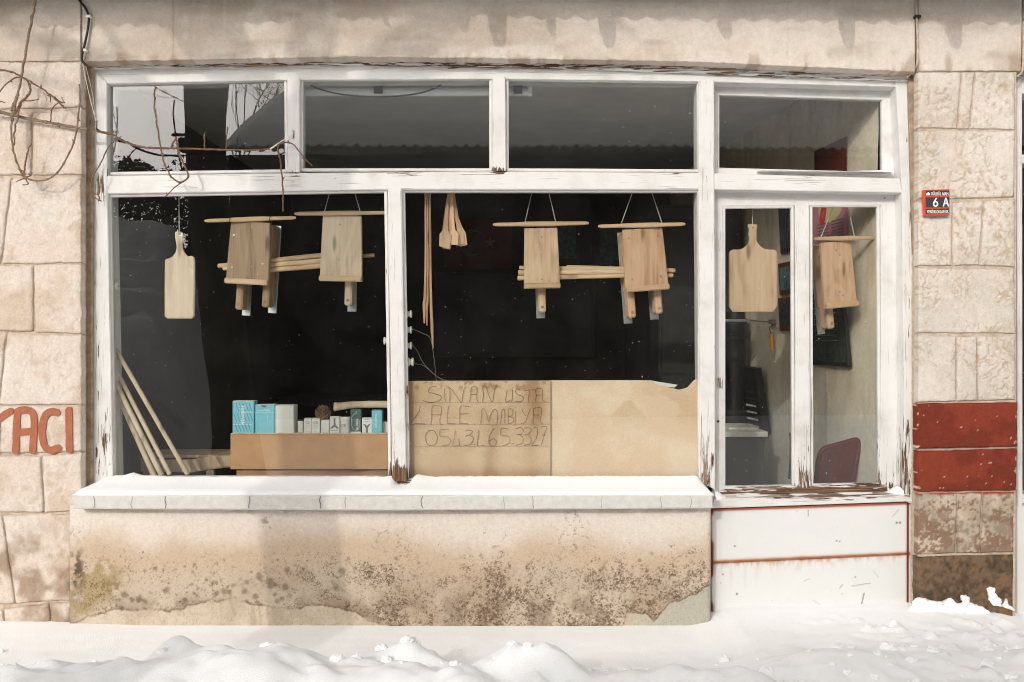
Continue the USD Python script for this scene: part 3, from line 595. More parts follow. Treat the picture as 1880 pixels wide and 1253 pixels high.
def plinth_tint(p):
    u, v = UV(p[:, 0], 0 * p[:, 0] - 0.12, p[:, 2])
    n1, n2 = N3(u, v, 90, 111, 5), N3(u, v, 30, 112, 5)
    vv = v + (n1 - 0.5) * 90
    c = mixc((0.71, 0.63, 0.56), (0.66, 0.565, 0.475), smoothstep(950, 995, vv))
    c = mixc(c, (0.535, 0.40, 0.28), smoothstep(972, 1024, vv) * 0.85)
    c = mixc(c, (0.53, 0.45, 0.35), smoothstep(1030, 1075, vv) * 0.75)
    c = mixc(c, (0.70, 0.635, 0.555), smoothstep(0.55, 0.62, n2) * smoothstep(1005, 960, vv) * 0.7)
    fine = 0.6 * N3(u, v, 2.2, 113, 2) + 0.4 * N3(u, v, 6.0, 133, 4)
    clus = smoothstep(0.34, 0.66, N3(u, v, 65, 114, 4))
    dens = smoothstep(990, 1075, v) * (0.35 + 0.65 * clus) * smoothstep(250, 520, u + 60 * (clus - .5)) * (0.55 + 0.45 * smoothstep(350, 700, u))
    dens = np.maximum(dens, smoothstep(1050, 1120, v) * clus * 0.55)
    damp = smoothstep(1015, 1100, v + 40 * (n2 - .5)) * smoothstep(0.36, 0.60, N3(u, v, 75, 134, 4)) * smoothstep(380, 520, u)
    c = mixc(c, (0.34, 0.235, 0.15), damp * 0.5)
    c = mixc(c, (0.17, 0.11, 0.07), 0.0 * smoothstep(0.66, 0.55 - 0.0, 1 - fine + 0 * u) * 0 + 0.0 * smoothstep(0.56, 0.66, fine + 0.07 * dens) * np.clip(dens * 1.4, 0, 0.76))
    band = smoothstep(1080, 1125, v + 25 * (n2 - .5)) * smoothstep(0.40, 0.58, N3(u, v, 38, 117, 4))
    c = mixc(c, (0.15, 0.105, 0.07), band * 0.5)
    d, i = T1.query(np.c_[u, v]); c = mixc(c, (0.105, 0.068, 0.043), smoothstep(PR[i] * 1.3, PR[i] * 0.6, d + (fine - .5) * 4) * (0.12 + 0.5 * clus))
    d, i = T2.query(np.c_[u, v]); c = mixc(c, (0.12, 0.075, 0.045), smoothstep(PR2[i] * 1.3, PR2[i] * 0.5, d + (fine - .5) * 5) * 0.6 * smoothstep(0.45, 0.55, N3(u, v, 80, 115, 3)))
    yel = gauss(u, v, 178, 1068, 42, 36) + 0.6 * gauss(u, v, 150, 1110, 22, 26)
    c = mixc(c, (0.30, 0.20, 0.05), np.clip(yel * 1.1, 0, 0.6) * smoothstep(0.36, 0.56, N3(u, v, 18, 116, 4)))
    c = mixc(c, (0.06, 0.04, 0.025), smoothstep(0.5, 0.62, N3(u, v, 12, 118, 3)) * np.clip(gauss(u, v, 140, 1050, 14, 40) * 1.2, 0, 0.85))
    dd, _ = TC.query(np.c_[u + (fine - .5) * 14, v + (n2 - .5) * 30], k=2)
    crack = smoothstep(1.1, 0.35, dd[:, 1] - dd[:, 0]) * smoothstep(0.52, 0.6, N3(u, v, 70, 119, 3))
    c = mixc(c, (0.28, 0.20, 0.14), crack * 0.75)
    m = plinth_mask(u, v)
    bare = mixc((0.48, 0.39, 0.29), (0.60, 0.51, 0.40), smoothstep(.3, .7, n2)); bare = mixc(bare, (0.40, 0.30, 0.21), smoothstep(.55, .66, fine) * .5); bare = mixc(bare, (0.43, 0.41, 0.34), smoothstep(1140, 1200, u) * 0.9)
    dd2, _ = TC.query(np.c_[u * 2.3 + 40, v * 2.3 - 1300 + (fine - .5) * 10], k=2)
    bare = mixc(bare, (0.36, 0.28, 0.20), smoothstep(1.6, 0.4, dd2[:, 1] - dd2[:, 0]) * 0.5 * smoothstep(0.45, .6, n1))
    c = mixc(c, bare, smoothstep(-0.8, 1.2, m))
    c = mixc(c, (0.15, 0.085, 0.05), np.exp(-((m + 1.6) / 1.8) ** 2) * 0.6 * smoothstep(0.38, 0.52, n2))
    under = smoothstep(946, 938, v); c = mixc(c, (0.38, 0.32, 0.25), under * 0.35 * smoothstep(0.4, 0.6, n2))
    return c
ni, nj = 800, 150
u = np.linspace(128, 1306, ni)[:, None] + np.zeros((1, nj)); v = np.linspace(1230, 928, nj)[None, :] + np.zeros((ni, 1))
f = (D - 0.12) / D
y = -0.12 - (N3(u, v, 60, 121, 5) - 0.5) * 0.012 - (N3(u, v, 6, 122, 3) - 0.5) * 0.004 * smoothstep(980, 1050, v) + 0.007 * smoothstep(-1.5, 1.5, plinth_mask(u, v)) + 0.012 * smoothstep(1298, 1306, u) ** 2
V = np.stack([(u - 940) / K * f, y, EZ + (626.5 - v) / K * f], -1)
e = V[-1:].copy(); e[..., 1] = 0.25; e0 = V[:1].copy(); e0[..., 1] = 0.25
V = np.concatenate([e0, V, e], 0)
obj("plaster_wall", (V.reshape(-1, 3), gridfaces(ni + 2, nj)), MAT["old_plaster"], bld, True, {"tint": plinth_tint, "grime": plinth_grime}, label="stained plaster wall under the window sill")

# sill slab and its snow
sill = obj("window_sill", member([(135, 935), (700, 938), (1308, 934)], [(135, 909), (700, 911), (1308, 907)], -0.20, 0.10, 0.006, step=0.02, rough=0.001), MAT["concrete_grey"], bld, label="grey concrete window sill under snow")
for cx in (171, 243, 304, 458, 589, 635, 776, 925, 978, 1106, 1213, 1268):
    w = 0.4 if cx not in (304, 458, 589, 776, 978) else 0.75
    pts = [(cx, 912), (cx + rng.uniform(-3, 3), 919), (cx + rng.uniform(-3, 3), 927), (cx + rng.uniform(-2, 2), 934)]
    obj("crack", ribbon([pts], w / K, -0.2018, 0.002), MAT["black_rubber"], sill)
ni = 560
us = np.linspace(136, 1309, ni)
prof = []
nn = N3(us, us * 0, 40, 131, 4) - 0.5; n2 = N3(us, us * 0, 11, 132, 3) - 0.5
endl = smoothstep(136, 170, us); endr = smoothstep(1309, 1290, us)
zs = 1.4 - (284.5 / K) * (4.7 / 4.9) + 0.001
hb = 0.062 + 0.007 * nn + 0.006 * n2 + 0.010 * np.exp(-((us - 214) / 10) ** 2) + 0.005 * smoothstep(300, 215, us) + 0.004 * np.exp(-((us - 706) / 8) ** 2) + 0.008 * np.exp(-((us - 760) / 8) ** 2) + 0.003 * np.exp(-((us - 1290) / 16) ** 2)
hb *= (0.35 + 0.65 * endl) * (0.5 + 0.5 * endr)
hb -= 0.040 * np.exp(-((us - 733) / 16) ** 4)
fx = lambda yv: (us - 940) / K * ((D - 0.18) / D) + 0 * yv
for yv, hz in ((-0.196, 0.0), (-0.206, 0.006), (-0.203, 0.016 + 0.004 * n2), (-0.18, 0.024 + 0.005 * nn), (-0.14, 0.030 + 0.10 * (hb - 0.06)), (-0.09, 0.036 + 0.25 * (hb - 0.06)), (-0.045, 0.046 + 0.5 * (hb - 0.06)), (-0.012, hb * 0.9), (0.012, hb), (0.034, hb * 0.99), (0.034, 0.0)):
    h_ = np.asarray(hz) * np.ones(ni)
    if yv < 0.03 or True: h_ = h_ * (0.25 + 0.75 * smoothstep(136, 146, us)) * (0.3 + 0.7 * smoothstep(1309, 1300, us))
    prof.append(np.stack([fx(yv), yv + 0 * us, zs + h_], 1))
V = np.stack(prof[::-1], 1)
obj("sill_snow", (V.reshape(-1, 3), gridfaces(ni, len(prof))[:, ::-1]), MAT["snow_white"], None, True, None, "white ledge of snow lying along the concrete window sill", cat="snow", kind="stuff")

# ------------------------------------------------------------------ window frame and door
HOT = [  # (u, v, su, sv, amount): where the paint has come off
    (735, 872, 26, 18, 0.75), (725, 860, 6, 60, 0.22), (1476, 880, 16, 30, 0.42), (1482, 840, 7, 40, 0.30), (1490, 904, 150, 13, 0.60), (1390, 906, 60, 9, 0.44), (1590, 899, 60, 14, 0.60),
    (1296, 870, 16, 45, 0.50), (1292, 820, 7, 50, 0.36), (1304, 850, 8, 40, 0.35), (1660, 870, 14, 60, 0.42), (1656, 780, 5, 120, 0.20), (1655, 800, 14, 30, 0.26), (1668, 840, 6, 60, 0.3), (1612, 850, 7, 80, 0.25),
    (196, 800, 9, 45, 0.50), (184, 690, 5, 220, 0.27), (178, 860, 16, 60, 0.26), (205, 830, 5, 60, 0.20), (186, 340, 8, 26, 0.55), (190, 318, 10, 12, 0.35),
    (540, 322, 16, 9, 0.40), (917, 314, 14, 7, 0.62), (905, 318, 40, 4, 0.46), (745, 317, 45, 3, 0.40), (700, 316, 130, 3, 0.22), (1240, 321, 22, 4, 0.45), (1290, 325, 10, 12, 0.30),
    (744, 470, 4, 120, 0.20), (748, 700, 5, 170, 0.24), (709, 600, 4, 250, 0.20), (1280, 600, 4, 250, 0.16), (1675, 400, 6, 140, 0.24), (1672, 560, 8, 240, 0.22),
    (430, 118, 260, 5, 0.30), (980, 122, 360, 6, 0.30), (1400, 138, 260, 6, 0.24), (1478, 322, 40, 5, 0.22), (1600, 320, 50, 5, 0.12)]
def wear(p, extra=0.0):
    u, v = UV(p[:, 0], p[:, 1], p[:, 2])
    w = np.zeros(len(p)) + 0.15 + extra
    for (a, b, sa, sb, k) in HOT: w = np.maximum(w, k * 1.14 * np.exp(-((u - a) / sa) ** 2 * 0.7 - ((v - b) / sb) ** 2 * 0.7) + 0.15 + extra)
    return w
WV, WH = MAT["white_paint_vertical"], MAT["white_paint_horizontal"]
def tim(name, A, B, y0, y1, parent, axis, extra=0.0, c=0.004, label=None, seed=0):
    return obj(name, member(A, B, y0, y1, c, 0.012, seed=seed), WV if axis == "z" else WH, parent, 25, {"wear": lambda p: wear(p, extra)}, label=label)
win = part("shop_window", bld)
# weathered lath between beam and frame
tim("lintel_lath", [(163, 127), (470, 121), (640, 119), (1000, 124), (1260, 134), (1672, 150)], [(160, 107), (470, 101), (640, 97), (1000, 101), (1260, 106), (1684, 127)], -0.022, 0.1, win, "x", 0.22, label="weathered lath along the top of the window")
tim("frame_rail", [(166, 152), (194, 154), (520, 147), (900, 145), (1280, 150), (1645, 160)], [(166, 125), (640, 118), (1260, 132), (1674, 145)], 0.0, 0.13, win, "x")
tim("frame_rail", [(192, 356), (708, 348), (1300, 348), (1656, 354)], [(190, 323), (540, 318), (900, 315), (1300, 318), (1652, 328)], -0.003, 0.13, win, "x")
tim("frame_rail", [(200, 900), (1300, 900)], [(204, 879), (1300, 879)], 0.004, 0.13, win, "x", 0.1)
tim("frame_post", [(166, 125), (166, 420), (169, 700), (170, 895)], [(196, 150), (197, 360), (202, 600), (207, 880)], -0.006, 0.13, win, "z")
tim("frame_post", [(1645, 150), (1656, 350), (1659, 640), (1661, 920)], [(1668, 145), (1676, 420), (1680, 700), (1681, 928)], -0.006, 0.13, win, "z", 0.05)
tim("frame_post", [(1283, 150), (1283, 400), (1285, 640), (1287, 884)], [(1311, 147), (1312, 400), (1313, 640), (1313, 900)], -0.008, 0.13, win, "z")
tim("frame_post", [(712, 345), (712, 420), (717, 660), (720, 884)], [(737, 345), (738, 420), (742, 660), (746, 884)], -0.010, 0.13, win, "z")
tim("frame_post", [(527, 143), (527, 250), (528, 316)], [(550, 143), (550, 250), (550, 317)], -0.007, 0.13, win, "z")
tim("frame_post", [(904, 141), (904, 314)], [(928, 141), (929, 314)], -0.007, 0.13, win, "z")
def inset(c4, d):
    c = np.array(c4, float); m = c.mean(0); return [tuple(p + np.sign(m - p) * d) for p in c]
def glazing(parent, c4, y, bead=6.0, extra=0.0, gname="window_glass", yo=0.0):
    """Pane with its four beads; c4 = visible opening tl, tr, br, bl at the pane."""
    tl, tr, br, bl = [np.array(p, float) for p in c4]
    o = np.array([[-1, -1], [1, -1], [1, 1], [-1, 1]]) * bead
    TL, TR, BR, BL = tl + o[0], tr + o[1], br + o[2], bl + o[3]
    for A, B, ax, sd in ((tl, tr, "x", 0), (bl, br, "x", 1), (tl, bl, "z", 2), (tr, br, "z", 3)):
        outer = {0: (TL, TR), 1: (BL, BR), 2: (TL, BL), 3: (TR, BR)}[sd]
        tim("glazing_bead", [A, B], list(outer), y - 0.016, y + 0.012, parent, ax, extra, c=0.005, seed=sd)
    g = inset(c4, -3)
    obj("pane", quadslab([tuple(p) for p in g], y, y + 0.004), MAT[gname], parent)
YG = 0.034
PANES = [[(198, 157), (521, 149), (523, 311), (198, 316)], [(556, 149), (898, 147), (898, 309), (556, 309)], [(934, 148), (1280, 153), (1281, 311), (934, 309)],
         [(203, 362), (705, 353), (713, 884), (211, 884)], [(743, 353), (1281, 353), (1283, 884), (752, 884)]]
tilt = [0, 0, 0, 0, 0]
for c4 in PANES: glazing(win, c4, YG)
# fanlight over the door, set back
Y4 = 0.085
fan = part("fanlight", bld)
tim("sash_rail", [(1300, 174), (1640, 184)], [(1300, 140), (1640, 150)], Y4, Y4 + 0.05, fan, "x"); tim("sash_rail", [(1300, 332), (1650, 338)], [(1300, 309), (1640, 318)], Y4, Y4 + 0.05, fan, "x")
tim("sash_stile", [(1302, 150), (1302, 330)], [(1317, 150), (1317, 330)], Y4 + 0.001, Y4 + 0.05, fan, "z"); tim("sash_stile", [(1622, 150), (1622, 335)], [(1660, 150), (1660, 335)], Y4 + 0.001, Y4 + 0.05, fan, "z")
glazing(fan, [(1321, 175), (1619, 184), (1620, 316), (1321, 308)], Y4 + 0.022, 5)
sx = np.linspace(0, 1, 40)
c = np.array([P(1390 + 245 * a, 317 + 3 * a, 0.07) for a in sx]); hh = 0.002 + 0.020 * smoothstep(0.25, 1, sx) ** 1.5 + 0.003 * N3(sx * 100, sx * 0, 8, 5, 3)
sn = np.stack([c + [0, a, 0] + np.outer(hh * b, [0, 0, 1]) for a, b in ((0.034, 0), (0.034, 1), (0.015, .95), (-0.03, .5), (-0.06, 0.0))], 1)
obj("ledge_snow", (sn.reshape(-1, 3), gridfaces(40, 5)), MAT["snow_white"], fan, True)

# door leaf, set back in the frame
YD = 0.085
door = part("door", bld)
meta(door, "white glazed door with peeling bottom rail")
tim("door_rail", [(1316, 379), (1642, 377)], [(1316, 340), (1642, 346)], YD, YD + 0.045, door, "x", 0.02)
tim("door_rail", [(1322, 921), (1628, 912)], [(1322, 895), (1628, 890)], YD - 0.002, YD + 0.045, door, "x", 0.10, label="bottom rail with most paint gone")
tim("door_stile", [(1309, 345), (1312, 640), (1310, 925)], [(1327, 345), (1329, 640), (1328, 925)], YD + 0.001, YD + 0.045, door, "z", 0.03); tim("door_stile", [(1617, 345), (1618, 640), (1617, 925)], [(1645, 345), (1648, 640), (1648, 925)], YD + 0.001, YD + 0.045, door, "z", 0.03)
tim("door_mullion", [(1460, 374), (1461, 640), (1460, 896)], [(1486, 374), (1487, 640), (1489, 896)], YD - 0.003, YD + 0.045, door, "z", 0.05)
glazing(door, [(1332, 383), (1453, 382), (1455, 891), (1332, 893)], YD + 0.022, 5, 0.05, "door_glass"); glazing(door, [(1492, 380), (1611, 380), (1613, 887), (1494, 889)], YD + 0.022, 5, 0.05, "door_glass")
obj("lock_plate", box(*(P(1318, 0, .08)[0], P(1326, 0, .08)[0]), 0.074, 0.09, P(0, 712, .08)[2], P(0, 694, .08)[2], 0.002), MAT["white_paint_vertical"], door, pv={"wear": lambda p: wear(p, 0.4)})
obj("keyhole", tube([P(1318.5, 774, 0.0835), P(1318.5, 774, 0.09)], 0.006, 10), MAT["black_rubber"], door)
for u, v in ((1633, 899), (1624, 364)): obj("screw", tube([P(u, v, 0.0825), P(u, v, 0.088)], 0.005, 10), MAT["screw_steel"], door)

# threshold board with a little snow, and the sheet metal panels below the door
th = part("door_step", bld)
tim("step_board", [(1306, 934), (1676, 921)], [(1312, 916), (1668, 908)], -0.010, 0.12, th, "x", 0.0)
sx = np.linspace(0, 1, 60)
c = np.array([P(1314 + 346 * a, 919 - 8 * a, -0.006) for a in sx]); hh = 0.004 + 0.006 * N3(sx * 100, sx * 0, 9, 6, 3) + 0.03 * smoothstep(0.07, 0.0, sx) + 0.022 * smoothstep(0.94, 1.0, sx)
sn = np.stack([c + [0, a, 0] + np.outer(hh * b, [0, 0, 1]) for a, b in ((0.095, 0), (0.095, 1.3), (0.05, 1.2), (0.006, .8), (-0.006, 0.0))], 1)
obj("step_snow", (sn.reshape(-1, 3), gridfaces(60, 5)), MAT["snow_white"], th, True)
def metal_tint(p):
    u, v = UV(p[:, 0], 0 * p[:, 0], p[:, 2])
    c = mixc((0.68, 0.68, 0.665), (0.73, 0.73, 0.715), 0.3 + 0.4 * N3(u, v, 60, 141, 3))
    seam = np.interp(u, [1306, 1670], [1034, 1018]); top = np.interp(u, [1306, 1676], [937.5, 924.5])
    n, nf = N3(u, v * 0.35, 6, 142, 4), N3(u, v, 22, 143, 3)
    d = v - seam
    run = np.where(d > 0, np.exp(-np.maximum(d - 1, 0) / (1.8 + 6.0 * np.maximum(n - 0.42, 0) * 4)), np.exp(np.minimum(d + 2.0, 0) / 2.0))
    amt = run * (0.55 + 0.9 * nf) * np.interp(u, [1306, 1400, 1560, 1670], [1.0, 1.1, 0.9, 0.75])
    c = mixc(c, (0.45, 0.185, 0.055), np.clip(amt, 0, 0.92))
    c = mixc(c, (0.26, 0.075, 0.02), np.clip(np.exp(-(d / 2.3) ** 2) * (0.45 + 0.9 * nf), 0, 0.92))
    c = mixc(c, (0.30, 0.065, 0.018), np.clip(np.exp(-np.maximum(np.abs(v - top) - 2.0, 0) / 1.2) * (0.8 + 0.6 * nf), 0, 0.95))
    for e, k in ((1307.5, 1.8), (1668.0, 0.8), (1677.0, 1.4)):
        c = mixc(c, (0.20, 0.035, 0.012), np.clip(np.exp(-np.maximum(np.abs(u - e) - 1, 0) / k) * 1.9 * smoothstep(0.36, 0.58, N3(u * 0.3, v, 26, 144, 3) + 0.20 * (e > 1600) + 0.25 * np.exp(-((v - 1022) / 16) ** 2)+ 0.25 * np.exp(-((v - 950) / 22) ** 2) * (e > 1600)), 0, 0.95))
    sp = smoothstep(0.78, 0.80, N3(u, v, 4.0, 145, 3)) * smoothstep(0.52, 0.62, N3(u, v, 60, 146, 2)); c = mixc(c, (0.22, 0.12, 0.07), sp * 0.7)
    streak = np.where((v > seam) & (v < 1095), np.exp(-((u - 1343) / 3.0) ** 2) * 0.22 + np.exp(-((u - 1369) / 2.2) ** 2) * 0.22 + np.exp(-((u - 1390) / 4) ** 2) * 0.1, 0)
    c = mixc(c, (0.48, 0.36, 0.24), streak * smoothstep(1095, 1050, v))
    for (a0, b0, a1, b1, ww, kk) in ((1583, 1113, 1588, 1091, 1.1, .9), (1565, 1078, 1600, 1072, .7, .55), (1477, 1068, 1488, 1064, .6, .4), (1485, 938, 1485, 949, .8, .7), (1640, 950, 1652, 936, .6, .4), (1543, 1082, 1548, 1075, .7, .6), (1495, 1104, 1510, 1114, .5, .35), (1605, 1050, 1615, 1062, .5, .35)):
        s = np.clip(((u - a0) * (a1 - a0) + (v - b0) * (b1 - b0)) / ((a1 - a0) ** 2 + (b1 - b0) ** 2), 0, 1)
        dd = np.hypot(u - a0 - s * (a1 - a0), v - b0 - s * (b1 - b0)); c = mixc(c, (0.16, 0.11, 0.08), smoothstep(ww + .8, ww * .3, dd) * kk)
    for a, b, r in ((1350, 1004, 2.0), (1537, 994, 1.6), (1543, 995, 1.4), (1354, 1092, 2.4), (1648, 961, 2.4), (1654, 961, 2.4), (1328, 1056, 1.4), (1572, 1061, 1.4)):
        c = mixc(c, (0.13, 0.07, 0.04), smoothstep(r + .8, r * .4, np.hypot(u - a, v - b)) * 0.85)
    return c
def sheet(c4, y0, y1, cell=1.6):
    tl, tr, br, bl = [np.array(p, float) for p in c4]
    ni, nj = max(3, int(np.linalg.norm(tr - tl) / cell)), max(3, int(np.linalg.norm(bl - tl) / cell))
    s, t = np.meshgrid(np.linspace(0, 1, ni), np.linspace(0, 1, nj), indexing="ij")
    uv = (bl * (1 - s)[..., None] + br * s[..., None]) * (1 - t)[..., None] + (tl * (1 - s)[..., None] + tr * s[..., None]) * t[..., None]
    f = (D + y0) / D; ed = np.minimum(np.minimum(s, 1 - s) * ni, np.minimum(t, 1 - t) * nj)
    y = y0 + (N3(uv[..., 0], uv[..., 1], 90, 151, 3) - 0.5) * 0.008 + 0.002 * (ed < 0.9)
    V = np.stack([(uv[..., 0] - 940) / K * f, y, EZ + (626.5 - uv[..., 1]) / K * f], -1)
    V = np.concatenate([V[:1], V, V[-1:]], 0); V = np.concatenate([V[:, :1], V, V[:, -1:]], 1)
    V[0, :, 1] = V[-1, :, 1] = y1; V[:, 0, 1] = V[:, -1, 1] = y1
    return V.reshape(-1, 3), gridfaces(ni + 2, nj + 2)
kick = part("door_panel", bld)
meta(kick, "white sheet metal panels with rusty seams below the door")
obj("metal_sheet", sheet([(1307, 935), (1667, 922), (1667, 1018.8), (1307, 1034.8)], 0.012, 0.03), MAT["sheet_metal"], kick, True, {"tint": metal_tint})
obj("metal_sheet", sheet([(1307, 1035), (1667, 1019), (1667, 1180), (1307, 1180)], 0.012, 0.03), MAT["sheet_metal"], kick, True, {"tint": metal_tint})
obj("edge_strip", sheet([(1668.3, 921), (1678, 920.5), (1678, 1180), (1668.5, 1180)], 0.008, 0.03), MAT["sheet_metal"], kick, True, {"tint": metal_tint})
obj("backing", quadslab([(1300, 915), (1690, 915), (1690, 1200), (1300, 1200)], 0.031, 0.20), MAT["mortar"], kick)

# next window at the right edge
nb = part("next_window", bld)
tim("frame_post", [(1867, 140), (1869, 930)], [(1877, 140), (1878, 930)], -0.02, 0.13, nb, "z", 0.05)
tim("frame_post", [(1876, 120), (2200, 120)], [(1876, 172), (2200, 172)], -0.01, 0.13, nb, "x"); tim("frame_post", [(1876, 284), (2200, 284)], [(1876, 300), (2200, 300)], -0.01, 0.13, nb, "x")
tim("frame_post", [(1872, 925), (2200, 925)], [(1872, 908), (2200, 908)], -0.01, 0.13, nb, "x", 0.3)
obj("pane", quadslab([(1870, 160), (2210, 160), (2210, 930), (1870, 930)], 0.03, 0.034), MAT["window_glass"], nb)
obj("metal_sheet", sheet([(1866, 928), (2300, 928), (2300, 1190), (1866, 1190)], -0.02, 0.1, 4), MAT["sheet_metal"], nb, True, {"tint": lambda p: np.tile([0.70, 0.69, 0.66], (len(p), 1))})
obj("wall_core", [box(3.30, 4.2, -0.05, 0.3, -0.2, 3.5), box(2.46, 4.2, 0.5, 0.55, -0.2, 3.5)], MAT["dark_room"], bld)

# ------------------------------------------------------------------ the room behind
XW, SPLAY = 1.855, 0.10
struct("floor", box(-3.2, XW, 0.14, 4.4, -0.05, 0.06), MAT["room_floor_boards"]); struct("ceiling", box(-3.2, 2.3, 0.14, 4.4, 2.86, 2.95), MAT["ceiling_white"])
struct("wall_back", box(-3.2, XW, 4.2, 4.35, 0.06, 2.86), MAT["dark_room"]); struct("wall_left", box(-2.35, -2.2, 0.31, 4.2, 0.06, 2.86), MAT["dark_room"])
def room_tint(p):
    y, z = p[:, 1], p[:, 2]; u, v = y * 376, -z * 376
    c = mixc((0.68, 0.56, 0.42), (0.78, 0.67, 0.52), smoothstep(0.35, 0.62, N3(u, v, 90, 161, 5)))
    c = mixc(c, (0.52, 0.39, 0.26), smoothstep(0.56, 0.70, N3(u, v * 0.3, 45, 162, 5)) * 0.55)
    low = smoothstep(0.04, -0.04, z - 0.985 - 0.10 * (N3(u, v * 0, 40, 163, 4) - .5))
    c = mixc(c, (0.66, 0.62, 0.56), low * 0.75)
    c = mixc(c, (0.66, 0.62, 0.55), smoothstep(0.58, 0.68, N3(u, v * 0.5, 30, 164, 4)) * np.exp(-((z - 0.98) / 0.14) ** 2) * 0.8)
    return c
ni, nj = 300, 220
yy_, zz_ = np.meshgrid(np.linspace(4.2, 0.145, ni), np.linspace(0.06, 2.86, nj), indexing="ij")
V = np.stack([XW - SPLAY * yy_ + (N3(yy_ * 376, zz_ * 376, 60, 165, 4) - .5) * 0.012, yy_, zz_], -1)
struct("wall_right", (V.reshape(-1, 3), gridfaces(ni, nj)), MAT["room_plaster"], True, None, {"tint": room_tint})
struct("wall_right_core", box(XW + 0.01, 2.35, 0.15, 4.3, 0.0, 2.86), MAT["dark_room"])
struct("inner_sill", box(-2.2, 1.0, 0.11, 0.34, 0.30, 0.625, 0.01), MAT["brown_wood"])

# ------------------------------------------------------------------ things in the window
def string(name, a, b, parent, r=0.0013, mat="string_white", sag=0.0):
    a, b = np.array(a, float), np.array(b, float); t = np.linspace(0, 1, 8)[:, None]
    return obj(name, tube(a + (b - a) * t + np.array([0, 0, -sag]) * (4 * t * (1 - t)), r, 6), MAT[mat], parent, True)
def screw(parent, p, r=0.0045):
    return obj("screw", tube([p + np.array([0, -0.002, 0]), p + np.array([0, 0.004, 0])], r, 10), MAT["screw_steel"], parent)
def paddle(name, label, outline, d, mat, smooth, string_from, hole, th=0.018):
    lo = P(*string_from, d)
    t = thing(name, label, "cutting board", P(hole[0], max(q[1] for q in outline), d), "wooden paddle boards hung in the window")
    obj("board", plate(outline, d, th, 0.003, smooth), MAT[mat], t, 25)
    string("hanging_string", P(*string_from, d + 0.005), P(hole[0], hole[1], d - 0.002), t, 0.0017)
    obj("string_hole", tube([P(*hole, d - 0.0008), P(*hole, d + 0.003)], 0.004, 10), MAT["black_rubber"], t)
    return t
o1 = [(321, 427), (324, 425), (333, 426), (337, 432), (336, 441), (334, 448), (335, 458), (339, 466), (345, 471), (351, 470), (356, 473), (357, 480), (356.5, 560), (356, 580), (352, 585), (307, 585), (302, 581), (302, 540), (302.5, 480), (304, 476), (310, 475), (317, 471), (322, 464), (324, 455), (323, 446), (321, 436)]
paddle("cutting_board", "small pale wooden paddle board hanging left of the other goods", o1, 0.16, "pale_wood", 0, (328.5, 340), (329, 430))
o2 = [(1373, 415), (1374, 412), (1389, 412), (1391, 415), (1389, 423), (1390, 430), (1389, 438), (1390, 444), (1395, 451), (1403, 457), (1412, 458.5), (1421, 458.5), (1426, 461), (1427.5, 466), (1427, 500), (1427, 562), (1420, 573), (1346, 573), (1339, 564), (1339, 500), (1339, 465), (1341, 461), (1346, 458.5), (1356, 458.5), (1365, 456), (1372, 450), (1376, 442), (1376, 436), (1374.5, 430), (1376, 422)]
paddle("cutting_board", "large square tan paddle board hanging in the left door pane", o2, 0.17, "tan_wood", 0, (1381, 370), (1382, 418))

